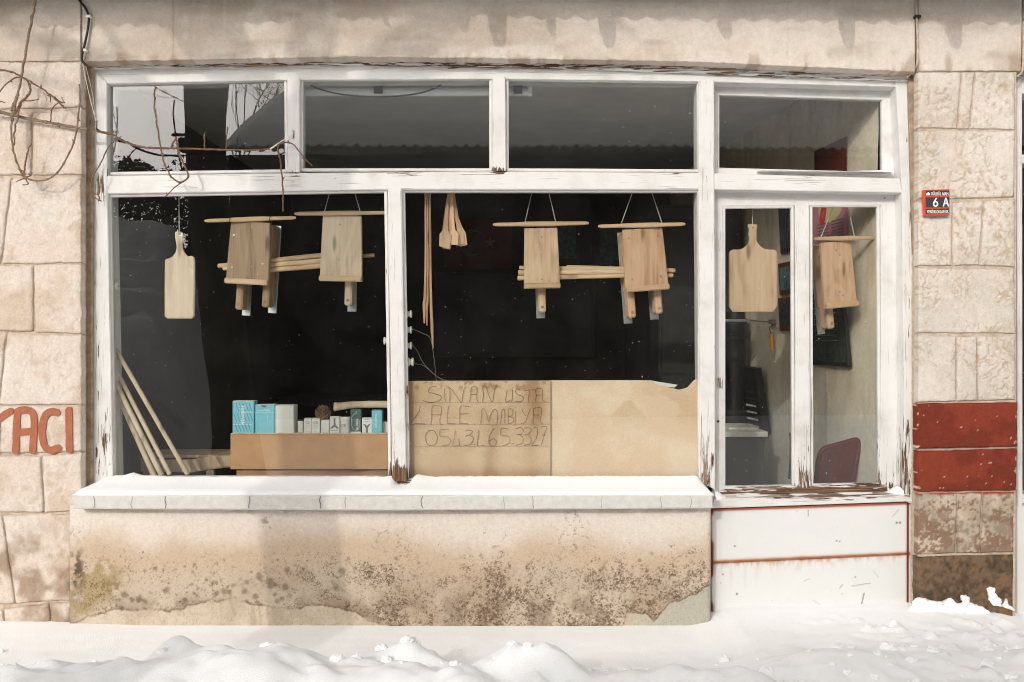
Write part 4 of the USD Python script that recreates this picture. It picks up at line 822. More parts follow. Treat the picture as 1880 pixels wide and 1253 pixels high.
def sled(label, bar, top, w, h, roll, yaw, runners, wm, dm, d, wire, bar_r=0.0115, loops=None, screws=(), string_mat="string_white"):
    """A hanging wooden sled: seat board, lip, steering bar, runners with steel strips. top = survey point of the board's top middle; sizes in metres."""
    o = P(*top, d)
    t = thing("wooden_sled", label, "sled", o, "wooden sleds hung in the window", rot=(0, roll, yaw))
    L = lambda n, m, mat, sm=False, **k: obj(n, m, MAT[mat], t, sm, local=True, **k)
    bv = np.array([[-w / 2, 0], [w / 2, 0], [w * 0.53, -h * 0.5], [w * 0.55, -h], [-w * 0.55, -h], [-w * 0.53, -h * 0.5]])
    g = Polygon(bv); L("seat", join([extr(g, 0.003, 0.017), extr(g.buffer(-0.003), 0, 0.020)]), wm)
    lip = cbox((0, -0.009, -h + 0.013), (w * 1.10, 0.024, 0.028), 0.006); L("seat_lip", lip, dm)
    for cz in (-0.05, -h + 0.06): L("cleat", cbox((0, 0.040, cz), (w * 0.9, 0.036, 0.03), 0.003), wm)
    for cx, ext in runners:
        r = join([cbox((cx, 0.105, -h * 0.5), (0.034, 0.09, h * 0.98), 0.006), cbox((cx, 0.090, -h - ext / 2 + 0.01), (0.038, 0.075, ext + 0.03), 0.008)])
        rn = L("runner", r, wm if cx <= 0 else "brown_wood" if "brown" in wm else wm)
        obj("runner_strip", cbox((cx, 0.155, -h * 0.5 - ext * 0.55 - 0.01), (0.046, 0.005, h + ext + 0.035), 0.002), MAT["galvanised_steel"], rn, local=True)
        obj("end_screw", tube([(cx, 0.051, -h - ext + 0.022), (cx, 0.056, -h - ext + 0.022)], 0.008, 10), MAT["brown_wood"], rn, local=True)
    for (sx_, sz_) in screws: L("screw", tube([(sx_ * w, -0.002, -sz_ * h), (sx_ * w, 0.004, -sz_ * h)], 0.0055, 10), "screw_steel")
    # steering bar
    a, b = P(*bar[0], d - 0.005), P(*bar[1], d - 0.005)
    R = Gf.Rotation(Gf.Vec3d(0, 1, 0), float(roll)); RZ = Gf.Rotation(Gf.Vec3d(0, 0, 1), float(yaw))
    M = Gf.Matrix4d().SetRotate(R) * Gf.Matrix4d().SetRotate(RZ); Mi = M.GetInverse()
    loc = lambda p: np.array(Mi.TransformDir(Gf.Vec3d(*map(float, p - o))))
    pts = np.linspace(0, 1, 24)[:, None]; la, lb = loc(a), loc(b)
    rr = np.interp(np.linspace(0, 1, 24), [0, 0.02, 0.05, 0.27, 0.33, 0.67, 0.73, 0.95, 0.985, 1], np.array([0.5, .8, .86, .9, 1.12, 1.12, .9, .86, .8, .5]) * bar_r)
    L("steering_bar", tube(la + (lb - la) * pts, rr, 12), dm, 40)
    for (u0, v0, u1, v1) in wire: L("hanging_string", tube([loc(P(u0, v0, d + 0.01)), loc(P(u1, v1, d - 0.012))], 0.0016, 6), string_mat)
    for (u0, v0) in loops or ():
        cen = loc(P(u0, v0, d - 0.005)); ang = np.linspace(0, 2 * np.pi, 16)
        L("string_loop", tube(cen + np.stack([0 * ang + 0.002 * np.sin(ang), 1.25 * bar_r * np.cos(ang), 1.25 * bar_r * np.sin(ang)], 1), 0.0018, 6), string_mat)
    return t
DS = 0.17
sled("wide brown sled with dark knot hanging second from the left, bar tied with dark cord", [(376, 406), (543, 400)], (459.5, 408), 0.207, 0.315, 3.5, -9, [(-0.062, 0.125), (0.080, 0.105)], "brown_wood", "pale_dowel", DS, [], loops=[(424, 404), (497, 402)], screws=[(-0.40, 0.22), (-0.40, 0.74), (0.38, 0.66)], string_mat="string_dark")
sled("narrow pale sled with straight grain hanging next to the white post", [(541, 393), (712, 391)], (628, 397), 0.196, 0.33, 1.3, -3, [(0.028, 0.115)], "pale_wood", "pale_dowel", DS, [(608, 343, 596, 388), (648, 343, 661, 388)], screws=[(-0.05, 0.13), (-0.06, 0.67)])
sled("narrow pale sled with ring stain hanging under the middle of the big pane", [(905, 413), (1081, 410)], (993, 419), 0.166, 0.305, -1.3, 4, [(0.004, 0.115)], "tan_wood", "orange_dowel", DS, [(979, 343, 964, 408), (1005, 343, 1020, 407)], screws=[(0.02, 0.15), (-0.05, 0.27), (0.0, 0.85)])
sled("wide orange sled with two runners hanging right of the pole bundle", [(1098, 416), (1258, 412)], (1180, 420), 0.205, 0.315, -4.5, 8, [(-0.072, 0.125), (0.070, 0.115)], "orange_wood", "orange_dowel", DS, [(1165, 343, 1141, 410), (1193, 343, 1215, 409)], screws=[(-0.37, 0.14), (0.38, 0.13), (-0.36, 0.80), (0.36, 0.78)])
sled("orange streaked sled with one runner hanging in the right door pane", [(1493, 439), (1610, 437)], (1535, 444), 0.172, 0.335, -5.5, 16, [(-0.03, 0.10)], "orange_wood", "orange_dowel", 0.19, [(1530, 380, 1507, 436), (1557, 380, 1569, 437)], screws=[(-0.02, 0.13), (0.08, 0.20), (-0.02, 0.76), (0.08, 0.82)])
# poles laid across the sleds
def pole(label, a, b, d, r0, r1, mat, group, name="wooden_pole", cat="pole", r_end=0.6):
    A, B = P(*a, d), P(*b, d); t = np.linspace(0, 1, 20)[:, None]
    rr = np.linspace(r0, r1, 20); rr[0] *= r_end; rr[-1] *= r_end
    tt = np.r_[0, 0.006, np.linspace(0.02, 0.98, 16), 0.994, 1][:, None]
    p = obj(name, tube(A + (B - A) * tt, rr, 10), MAT[mat], None, 40); meta(p, label, cat, group); return p
G1, G2 = "pale poles laid through the two left sleds", "pale poles laid through the two middle sleds"
for i, (a, b, dd, r, lab) in enumerate([((400, 489), (600, 468), 0.226, .012, "topmost pole of the left bundle, its rounded tip left of the brown sled"), ((409, 494), (600, 477), 0.222, .0095, "thin second pole from the top of the left bundle"),
        ((470, 489), (612, 479), 0.220, .0095, "third pole from the top of the left bundle"), ((455, 499), (606, 487), 0.226, .0135, "thick lowest pole of the left bundle"), ((560, 478), (688, 469), 0.245, .010, "dark pole sticking out right of the pale sled beside the white post")]):
    pole(lab, a, b, dd, r, r, "pale_dowel" if i < 3 else "orange_dowel" if i == 3 else "board_edge_wood", G1)
for i, (a, b, dd, r, lab) in enumerate([((953, 492), (1146, 494), 0.235, .0105, "topmost pole of the middle bundle"), ((951, 501), (1150, 499), 0.222, .0135, "thickest pole in the centre of the middle bundle"),
        ((950, 511), (1150, 506), 0.228, .0125, "lowest pole of the middle bundle"), ((1040, 491), (1240, 497), 0.245, .0115, "pole whose tip shows upper right of the orange sled"), ((1040, 508), (1236, 506), 0.240, .010, "pole whose tip shows lower right of the orange sled")]):
    pole(lab, a, b, dd, r, r, "orange_dowel" if i > 2 else "pale_dowel", G2)
# long sticks hung beside the white post, spatulas beside them
for i, (pts, lab) in enumerate([([(781, 352), (781.5, 460), (780, 540), (778.5, 560), (779, 594)], "leftmost of three long thin wooden sticks hung beside the white post"),
        ([(785, 352), (785.5, 460), (785, 545), (783.5, 565), (784, 598)], "middle of three long thin wooden sticks hung beside the white post"), ([(789, 352), (790, 460), (791, 540), (793, 600), (795, 640)], "longest and rightmost of three long thin wooden sticks beside the white post")]):
    t = thing("wooden_stick", lab, "stick", P(pts[-1][0], pts[-1][1], 0.15), "long wooden sticks hung beside the white post")
    rr = [0.0048, 0.0052, 0.006, 0.0072, 0.004] if i < 2 else [0.005, 0.0055, 0.0065, 0.008, 0.003]
    sp = spline([P(u, v, 0.15 + 0.008 * (i == 1)) for u, v in pts], 8)
    obj("stick", tube(sp, np.interp(np.linspace(0, 1, len(sp)), np.linspace(0, 1, 5), rr), 8), MAT["orange_wood"], t, 40)
    a_ = (779, 343) if i < 2 else (791, 343)
    string("hanging_string", P(*a_, 0.15), P(pts[0][0], 372, 0.142), t, 0.0011)
SP = [([(822, 352), (826, 352), (822, 405), (823, 425), (829, 432), (826, 458), (806, 452), (807, 430), (812, 424), (815, 400)], 0.150, "spatula farthest left in the fan of five, front of the bunch"),
      ([(823, 352), (829, 352), (829, 410), (828, 428), (832, 436), (827, 459), (812, 456), (812, 432), (818, 425), (820, 400)], 0.164, "spatula mostly hidden behind the leftmost one in the fan"),
      ([(824, 352), (831, 352), (834, 405), (836, 422), (842, 430), (841, 450), (828, 450), (826, 432), (829, 420), (827, 400)], 0.157, "narrow spatula in the middle of the fan of five"),
      ([(827, 352), (832, 352), (840, 400), (846, 418), (852, 428), (853, 448), (838, 453), (839, 430), (838, 415), (833, 395)], 0.171, "second spatula from the right in the fan of five"),
      ([(829, 352), (834, 352), (842, 400), (849, 418), (855, 428), (858, 450), (844, 453), (843, 430), (840, 412), (834, 390)], 0.178, "rightmost spatula, at the back of the fan of five")]
for o, d, lab in SP:
    p = obj("wooden_spatula", plate(o, d, 0.006, 0.0015), MAT["orange_wood"], None); meta(p, lab, "spatula", "wooden spatulas hung in a fan")
# poles leaning in the lower left corner
for a, b, d, r, lab in [((207, 632), (345, 872), 0.075, .0105, "rightmost and highest pole leaning in the lower left corner"), ((207, 668), (312, 872), 0.095, .0105, "second pole from the right leaning in the lower left corner"),
        ((206, 690), (297, 874), 0.07, .0115, "third pole from the right leaning in the lower left corner"), ((205, 700), (284, 876), 0.10, .0125, "leftmost of four poles leaning in the lower left corner")]:
    pole(lab, a, b, d, r, r * 1.12, "pale_wood", "poles leaning in the corner of the left pane")
# porcelain insulators screwed to the frame
def insulator(u, v, side, lab, s=1.0, y=0.07):
    c = P(u, v, y); t = thing("ceramic_insulator", lab, "insulator", c, "white ceramic insulators on the window frame")
    ax = np.array([side, 0, 0.0])
    prof = [(0, .8), (0.1, 1), (0.28, 1), (0.36, .72), (0.5, .66), (0.62, .74), (0.7, 1), (0.92, .98), (1.0, .75)]
    obj("knob", tube([c + ax * 0.028 * s * (q - 0.5) for q, _ in prof], [0.019 * s * w for _, w in prof], 16), MAT["porcelain"], t, 50)
    obj("mounting_screw", tube([c + ax * 0.012 * s, c + ax * 0.017 * s], 0.004, 8), MAT["screw_steel"], t)
insulator(211, 526, 1, "large white ceramic insulator on the left frame post beside the small paddle board", 1.15)
insulator(709.5, 626, -1, "white ceramic insulator alone on the left side of the middle post", 1.0)
for i, (u, v) in enumerate(((751, 577), (751, 606), (751, 635), (754, 665))):
    insulator(u, v, 1, ["topmost of four white insulators right of the middle post", "second from the top of four white insulators right of the middle post", "third from the top of four white insulators right of the middle post", "lowest and furthest out of four white insulators right of the middle post"][i], 1.0 if i < 3 else 1.12)
for i, pts in enumerate(([(756, 604), (775, 612), (790, 622), (797, 660), (801, 700)], [(756, 632), (766, 645), (778, 668), (800, 690), (822, 700)], [(760, 668), (778, 672), (800, 690), (815, 700)])):
    p = obj("loose_wire", tube(spline([P(u, v, 0.12 + 0.01 * i) for u, v in pts], 8), 0.0010, 6), MAT["wire_grey"], None, True)
    meta(p, ["thin wire from the second insulator running down past the long stick", "thin wire from the third insulator down to the cardboard", "short thin wire from the lowest insulator to the cardboard"][i], "wire", "thin wires by the insulators")

# ---- shelf box with the packets
def wbox(u0, u1, v0, v1, d0, d1, b=0.003):
    """Box whose front lines up with u0..u1, v0..v1 on the plane d0, going back to d1."""
    a, c = P(u0, v1, d0), P(u1, v0, d0); return box(a[0], c[0], d0, d1, a[2], c[2], b)
crate = thing("wooden_crate", "long brown board box under the row of packets", "crate", P(569, 873, 0.12))
obj("front_board", wbox(423, 714.5, 798.5, 862, 0.10, 0.118, 0.002), MAT["tan_flat"], crate)
obj("top_board", wbox(423, 716, 796, 798, 0.102, 0.30, 0.001), MAT["tan_wood"], crate)
obj("base_rail", wbox(434, 716, 863, 885, 0.125, 0.15, 0.002), MAT["board_edge_wood"], crate)
obj("end_board", wbox(424, 429, 800, 861, 0.1185, 0.30, 0.001), MAT["tan_wood"], crate)
def text_on(s, h, u, v, d, mat, parent, vert=0, bold=True, name="print", sx=1.0):
    """Lettering on a plane facing the street; u, v = left end of the baseline; vert: -1 reads downward, +1 upward."""
    m = meshkit.text_mesh(s, h, 0.0006, bold); q = np.asarray(m.vertices).copy(); q[:, 0] *= sx
    if vert == -1: q[:, [0, 1]] = np.stack([q[:, 1], -q[:, 0]], 1)
    if vert == 1: q[:, [0, 1]] = np.stack([-q[:, 1], q[:, 0]], 1)
    o = P(u, v, d); w = np.stack([o[0] + q[:, 0], d - q[:, 2], o[2] + q[:, 1]], 1)
    return obj(name, (w, np.asarray(m.faces)), MAT[mat], parent)
def packet(label, u0, u1, v0, v1, d0, depth, mat, side=None, top=None):
    f = wbox(u0, u1, v0, v1, d0, d0 + depth, 0.0015)
    t = thing("packet", label, "box", P((u0 + u1) / 2, v1, d0), "packets standing on the brown crate")
    obj("carton", f, MAT[mat], t)
    if top: obj("lid", wbox(u0 + .4, u1 - .2, v0 - 1.0, v0 - 0.1, d0 + 0.002, d0 + depth - .002, 0.0005), MAT[top], t)
    return t
DP = 0.135
t = packet("tall blue packet with diagonal stripes, leftmost on the crate", 427, 466, 737.5, 796, DP, 0.075, "box_blue", top="box_white")
for k in range(7):
    a = 429 + k * 6.0
    for r in range(3): obj("stripe", ribbon([[(a - 2 + 2.2 * r, 740 + 19 * r), (a + 3 + 2.2 * r, 755 + 19 * r)]], 0.0022, DP - 0.0004, 0.0005), MAT["box_blue_dark"], t) if 428 < a - 2 + 2.2 * r and a + 3 + 2.2 * r < 465 else None
text_on("HENIOVEN", 0.0125, 443.5, 746, DP - 0.0006, "sign_white", t, -1)
obj("band", ribbon([[(438, 746.5), (453, 746)], [(438, 750), (453, 749.5)], [(446, 757), (464, 757)], [(428, 780), (464, 780)]], 0.0016, DP - 0.0004, 0.0005), MAT["sign_white"], t)
t = packet("light blue packet with notched lid, second from the left on the crate", 468.5, 504, 744.5, 797, DP - 0.005, 0.075, "box_blue", top="box_white")
obj("print", ribbon([[(474, 753), (477, 755), (480, 753), (483, 755), (486, 752.5), (489, 755), (492, 753), (495, 755)]], 0.003, DP - 0.0056, 0.0005), MAT["box_white"], t)
obj("band", ribbon([[(469.5, 758.5), (503.5, 758.5)], [(490.5, 761), (490.5, 773)]], 0.001, DP - 0.0056, 0.0005), MAT["sign_white"], t)
obj("lid_notch", extr(poly_px([(478, 744.6), (483, 747.8), (487, 748.4), (491, 744.6)], DP - 0.006), DP - 0.006, 0.001), MAT["box_print_grey"], t)
t = packet("plain white square packet, largest of the white ones on the crate", 505.5, 539, 745.5, 797.5, DP - 0.005, 0.095, "box_white", top="box_white")
obj("side_print", trimesh.util.concatenate([box(P(539, 0, DP)[0] - .0005, P(539, 0, DP)[0] + 0.0008, DP + 0.05, DP + 0.075, P(0, 782 - 5 * k, DP)[2], P(0, 782 - 5 * k, DP)[2] + 0.008, 0.0003) for k in range(5)]), MAT["box_print_grey"], t)
def jar(lab, u, v0, v1, r, d, lidh, ce=False):
    b, tp = P(u, v1, d), P(u, v0, d); h = tp[2] - b[2]
    t = thing("jar", lab, "jar", b, "small white jars on the crate")
    obj("body", trimesh.creation.revolve([[0, 0], [r * .93, 0], [r, 0.004], [r, h - lidh - 0.004], [r * .9, h - lidh], [0, h - lidh]], 28).apply_translation(b), MAT["box_white"], t, 40)
    obj("lid", trimesh.creation.revolve([[0, h - lidh], [r * 1.04, h - lidh + 0.0005], [r * 1.04, h - 0.002], [r * .95, h], [0, h]], 28).apply_translation(b), MAT["porcelain"], t, 40)
    return t
jar("small plain jar beside the plain white square packet", 552, 773, 794, 0.014, DP + 0.02, 0.008)
t = jar("round white jar printed CE, left of the green packet", 634, 765, 795, 0.0275, DP + 0.025, 0.014)
text_on("CE", 0.014, 626, 784.5, DP - 0.004, "box_print_grey", t, bold=False)
for u0, u1, v0, lab in ((558, 571, 769.5, "left of two small white packets with a little crest"), (572, 587, 769.5, "right of two small white packets with a little crest")):
    t = packet(lab, u0, u1, v0, 795.5, DP - 0.004 * (u0 > 570), 0.04, "box_white", top="box_white")
    m_ = (u0 + u1) / 2
    obj("crest", ribbon([[(m_ - 4, 777.5), (m_ - 2, 775), (m_ + 1, 774.5), (m_ + 4, 777)], [(m_ - 2, 778), (m_ + 3, 778.5)]], 0.0022, DP - 0.0046 * (u0 > 570) - 0.0005, 0.0005), MAT["box_print_grey"], t)
    obj("print", ribbon([[(m_ - 4, 782), (m_ + 4, 782)], [(m_ - 3, 785), (m_ + 3, 785)], [(m_ - 2, 793), (m_ + 2, 793)]], 0.0009, DP - 0.0046 * (u0 > 570) - 0.0005, 0.0005), MAT["box_print_grey"], t)
packet("blank white packet just left of the packet with a funnel mark", 589.5, 604, 772.5, 796.5, DP, 0.035, "box_white", top="box_white")
def ypacket(lab, u0, u1, v0, v1, d, up):
    t = packet(lab, u0, u1, v0, v1, d, 0.035, "box_white", top="box_white"); m_ = (u0 + u1) / 2; s = -1 if up else 1
    yb, yt = (788, 768) if up else (v1 - 1, 779)
    if up: g = [(m_ - 1.6, 768.5), (m_ + 1.6, 768.5), (m_ + 1.6, 780), (m_ + 7, 786), (m_ + 7, 788), (m_ + 4, 787), (m_, 784), (m_ - 4, 787), (m_ - 7, 788), (m_ - 7, 786), (m_ - 1.6, 780)]
    else: g = [(m_ - 6.5, 779), (m_ - 3.5, 779), (m_, 782.5), (m_ + 3.5, 779), (m_ + 6.5, 779), (m_ + 1.8, 786), (m_ + 1.8, v1 - 1), (m_ - 1.8, v1 - 1), (m_ - 1.8, 786)]
    obj("print", extr(poly_px(g, d - 0.0005), d - 0.0005, 0.0006), MAT["box_print_grey"], t)
    if up: obj("print", ribbon([[(m_ - 6.5, 790.5), (m_ + 6.5, 790.5)]], 0.0022, d - 0.0005, 0.0005), MAT["box_print_grey"], t); obj("print", ribbon([[(m_ - 4, 796), (m_ + 4.5, 796)]], 0.006, d - 0.0005, 0.0005), MAT["box_print_grey"], t)
    else: obj("print", ribbon([[(m_ - 5, 770.5), (m_ + 5, 770.5)], [(m_ - 5, 774.5), (m_ + 5, 774.5)]], 0.0022, d - 0.0005, 0.0005), MAT["box_print_grey"], t)
ypacket("white packet with a dark upside down Y mark beside the round jar", 605.5, 623, 766, 798.5, DP - 0.005, True)
t = packet("dark green packet lettered downward, under the end of the wooden club", 643.5, 662.5, 753, 799, DP - 0.004, 0.05, "box_green", top="box_green")
obj("band", wbox(643.8, 662.2, 793, 798.5, DP - 0.0046, DP - 0.0042, 0.0001), MAT["sign_white"], t)
text_on("GLOBAL", 0.0105, 657.5, 790, DP - 0.0046, "sign_white", t, 1)
obj("swirl", ribbon([[(646, 766), (645.5, 780), (650, 789), (656, 790.5), (660, 784), (660.5, 772)], [(646, 766), (650, 761), (655, 758), (653, 755)]], 0.0013, DP - 0.0046, 0.0005), MAT["sign_white"], t)
ypacket("white packet with a dark Y mark right of the green packet", 664.5, 682.5, 768.5, 799.5, DP + 0.002, False)
t = packet("narrow blue packet with white lettering, rightmost on the crate", 682.5, 701, 754, 800, DP - 0.004, 0.06, "box_blue", top="box_blue_dark")
text_on("HENIOVEN", 0.009, 688.5, 761, DP - 0.0046, "sign_white", t, -1)
packet("unmarked tan block behind the rightmost blue packet", 702, 714, 775, 800, DP + 0.03, 0.03, "box_white")
# pine cone
cb = P(593, 771, DP + 0.02); cone = thing("pine_cone", "open brown pine cone resting on the small white packets", "pine cone", cb)
sc = [trimesh.creation.icosphere(2, 1.0).apply_transform(np.diag([0.013, 0.013, 0.032, 1])).apply_translation(cb + [0, 0, 0.036])]
obj("core", sc, MAT["cone_brown"], cone, True, local=False)
scs = []
for k in range(62):
    q = k / 62; a = k * 2.39996; zc = 0.006 + 0.062 * q; rad = 0.034 * math.sin(math.pi * (0.22 + 0.72 * q)) ** 0.8
    m = trimesh.creation.icosphere(1, 1.0); m.apply_transform(np.diag([0.012, 0.0068, 0.0024, 1])); m.apply_transform(trimesh.transformations.rotation_matrix(-0.75, [0, 1, 0])); m.apply_translation([rad, 0, 0])
    m.apply_transform(trimesh.transformations.rotation_matrix(a, [0, 0, 1])); m.apply_translation(cb + [0, 0, zc]); scs.append(m)
obj("scales", scs, MAT["cone_brown"], cone, False, kind="stuff")
# wooden club
pts = [P(u, v, DP + 0.04) for u, v in ((613, 747), (616, 747), (625, 746.5), (645, 744), (670, 743), (700, 743), (735, 743.5))]
cl = obj("wooden_club", tube(spline(pts, 5), np.interp(np.linspace(0, 1, 31), [0, .03, .1, .3, .6, 1], [.008, .021, .024, .0195, .0175, .019]), 14), MAT["pale_wood"], None, 60)
meta(cl, "pale rounded wooden club lying across the tops of the right hand packets", "club")
# wooden bench in the lower left corner
bt = thing("wooden_bench", "low wooden bench behind the leaning poles in the lower left corner", "bench", P(340, 875, 0.5))
obj("seat_rail", plate([(258, 842), (300, 846), (350, 845), (390, 838), (440, 836), (440, 856), (390, 862), (350, 868), (258, 866)], 0.45, 0.04, 0.004), MAT["tan_wood"], bt)
for u0, u1 in ((262, 275), (378, 392)): obj("leg", wbox(u0, u1, 864, 1000, 0.455, 0.495, 0.004), MAT["tan_wood"], bt)
obj("seat", wbox(262, 440, 836, 841, 0.495, 0.80, 0.004), MAT["tan_wood"], bt)

# ---- cardboard signs behind the middle pane
def card_tint(kind):
    def f(p):
        u, v = UV(p[:, 0], p[:, 1], p[:, 2]); n = N3(u, v, 60, 171, 5)
        if kind == 0:
            c = mixc((0.58, 0.405, 0.26), (0.65, 0.475, 0.32), smoothstep(0.4, 0.6, n))
            st = np.exp(-((u - 980 + 40 * (n - .5)) / 16) ** 2) * np.interp(v, [700, 760, 800, 880], [.9, .9, .4, .2]) + np.exp(-((u - 905 + 30 * (n - .5)) / 14) ** 2) * smoothstep(740, 800, v) * .55
            st = st + smoothstep(775, 752, u) * .5 + smoothstep(0.55, 0.62, N3(u, v, 9, 172, 3)) * np.exp(-((v - 706) / 10) ** 2) * .9 + smoothstep(850, 875, v) * .45
            return mixc(c, (0.36, 0.20, 0.10), np.clip(st, 0, .8))
        c = mixc((0.73, 0.535, 0.385), (0.78, 0.62, 0.47), smoothstep(0.4, 0.62, n + 0.0 * u))
        st = smoothstep(0.47, 0.54, N3(u, v, 55, 173, 5)) * np.exp(-((v - 745) / 40) ** 2) * smoothstep(1020, 1060, u)
        c = mixc(c, (0.55, 0.37, 0.21), st * .45)
        return mixc(c, (0.50, 0.33, 0.19), smoothstep(862, 875, v) * .4 + np.exp(-((v - 706) / 5) ** 2) * smoothstep(1060, 1015, u) * smoothstep(.45, .6, N3(u, v, 10, 174, 3)) * .5)
    return f
def card(c4, d, th, cut=None):
    tl, tr, br, bl = [np.array(p, float) for p in c4]; ni, nj = 110, 70
    s, t = np.meshgrid(np.linspace(0, 1, ni), np.linspace(0, 1, nj), indexing="ij")
    uv = (bl * (1 - s)[..., None] + br * s[..., None]) * (1 - t)[..., None] + (tl * (1 - s)[..., None] + tr * s[..., None]) * t[..., None]
    if cut is not None:
        topv = np.interp(uv[..., 0], *zip(*cut)); lo = uv[:, :1, 1]; uv[..., 1] = lo + (topv - lo) * t
    f = (D + d) / D
    V = np.stack([(uv[..., 0] - 940) / K * f, d + 0.002 * (1 + np.sin(s * 5)), EZ + (626.5 - uv[..., 1]) / K * f], -1)
    V = np.concatenate([V[:1], V, V[-1:]], 0); V = np.concatenate([V[:, :1], V, V[:, -1:]], 1)
    V[0, :, 1] += th; V[-1, :, 1] += th; V[1:-1, 0, 1] += th; V[1:-1, -1, 1] += th
    return V.reshape(-1, 3), gridfaces(ni + 2, nj + 2)
DC = 0.070
sg = thing("lettered_card", "brown cardboard panel with hand written lines standing behind the big pane", "sign", P(880, 880, DC))
obj("panel", card([(738, 700), (1011, 699), (1011, 890), (738, 890)], DC, 0.006), MAT["cardboard"], sg, True, {"tint": card_tint(0)})
s2 = thing("plain_card", "plain cardboard panel with torn top right corner behind the big pane", "cardboard", P(1150, 880, DC))
obj("panel", card([(1010, 699), (1290, 699), (1290, 890), (1010, 890)], DC + 0.012, 0.006, [(1000, 698.5), (1197, 698.5), (1203, 703), (1215, 705), (1230, 712), (1247, 716), (1262, 712), (1271, 702), (1276, 697), (1295, 697)]), MAT["cardboard"], s2, True, {"tint": card_tint(1)})
obj("folded_flap", plate([(1197, 699), (1206, 701), (1226, 704), (1244, 707), (1238, 712), (1220, 710), (1204, 705)], DC + 0.009, 0.0025, 0), MAT["box_white"], s2)
gz = lambda pts: [(740 + x / 6.266, 680 + y / 6.266) for x, y in pts]
ell = lambda cx, cy, a, b: [(cx + a * math.cos(q), cy + b * math.sin(q)) for q in np.linspace(-1.6, 4.9, 22)]
dot = lambda x, y: [(x - 3, y), (x + 3, y + 2)]
LET = {"dark": [
    [[(385, 195), (365, 184), (320, 195), (293, 230), (300, 255), (400, 280), (437, 300), (430, 335), (385, 362), (310, 370), (262, 362), (228, 348)]],
    [[(474, 205), (478, 290), (485, 365)], dot(478, 182)],
    [[(535, 368), (540, 300), (537, 222), (522, 207), (545, 208), (610, 290), (670, 370), (685, 290), (705, 210), (722, 180)]],
    [[(765, 368), (778, 290), (785, 205), (815, 190), (848, 197), (850, 250), (845, 320), (865, 372)], [(775, 280), (850, 278)]],
    [[(915, 365), (925, 270), (912, 192), (935, 180), (960, 200), (985, 290), (1025, 368), (1040, 290), (1060, 200), (1085, 178)]],
    [[(1198, 225), (1185, 300), (1183, 365), (1225, 352), (1250, 360)], [(1255, 225), (1258, 290), (1250, 360)], dot(1262, 198)],
    [[(1345, 230), (1320, 215), (1292, 240), (1310, 275), (1370, 300), (1385, 330), (1350, 362), (1288, 360)]],
    [[(1395, 232), (1515, 225)], [(1455, 230), (1445, 300), (1437, 370)]],
    [[(1523, 365), (1530, 290), (1525, 225), (1560, 210), (1600, 222), (1606, 280), (1602, 340), (1640, 368)], [(1530, 290), (1605, 285)], dot(1660, 325)],
    [[(1495, 620), (1502, 520), (1500, 448), (1550, 430), (1590, 440), (1588, 520), (1580, 590), (1610, 620)], [(1500, 515), (1590, 515)]],
    [[(198, 410), (180, 480), (90, 615), (170, 612), (250, 618)]], [[(1120, 615), (1130, 530), (1140, 462), (1165, 455), (1173, 530), (1170, 610)]],
    [ell(325, 780, 68, 90)], [[(712, 690), (770, 690), (800, 710), (760, 745), (715, 762)], [(760, 750), (805, 770), (800, 820), (760, 860), (705, 862)]], [[(808, 855), (830, 856)]],
    [[(872, 690), (865, 780), (855, 868), (940, 866)]], [[(1045, 670), (1000, 740), (985, 820), (1010, 870), (1055, 865), (1072, 820), (1040, 790), (990, 815)]], [[(1248, 845), (1272, 846)]],
    [[(1300, 672), (1350, 660), (1385, 690), (1360, 735), (1310, 745)], [(1340, 745), (1378, 780), (1370, 840), (1300, 865)]], [[(1395, 665), (1450, 665), (1475, 690), (1440, 735), (1400, 745)], [(1440, 748), (1475, 790), (1460, 845), (1395, 865)]],
    [[(1500, 665), (1535, 660), (1548, 700), (1530, 790), (1478, 865), (1560, 862)]], [[(1585, 655), (1655, 650), (1625, 740), (1590, 865)], [(1600, 745), (1640, 745)]]],
  "faint": [
    [[(318, 625), (330, 520), (335, 420), (380, 408), (435, 420), (438, 490), (420, 600), (450, 628)], [(325, 515), (435, 510)]], [[(520, 415), (512, 520), (505, 615)], [(505, 615), (605, 612)]],
    [[(765, 418), (660, 418), (652, 520), (648, 612)], [(648, 612), (745, 612)], [(652, 505), (755, 500)]],
    [[(890, 625), (905, 530), (905, 452), (935, 450), (965, 520), (980, 590), (1005, 520), (1040, 457), (1075, 460), (1085, 530), (1080, 610)]],
    [[(1210, 615), (1212, 450), (1260, 460), (1255, 520), (1215, 530), (1265, 550), (1270, 590), (1215, 615)]], [[(1293, 470), (1293, 625)], dot(1293, 425)], [[(1365, 450), (1395, 510), (1420, 525)], [(1465, 440), (1430, 530), (1405, 600), (1355, 612)]],
    [[(525, 688), (430, 688), (425, 760), (500, 765), (540, 800), (530, 850), (440, 875)]], [[(600, 690), (590, 780), (575, 868), (660, 862)], [(640, 790), (648, 868)]], [[(1205, 672), (1130, 672), (1125, 750), (1190, 755), (1228, 790), (1215, 845), (1140, 870)]]]}
for tone, letters in LET.items():
    for strokes in letters: obj("written_letter", ribbon([gz(s) for s in strokes], 0.0021 if tone == "dark" else 0.0021, DC - 0.003, 0.0008), MAT["pencil_" + tone], sg)
for y in (374, 626, 876): obj("ruled_line", ribbon([gz([(66, y), (1690, y - 3)])], 0.0010, DC - 0.0026, 0.0006), MAT["pencil_faint"], sg)

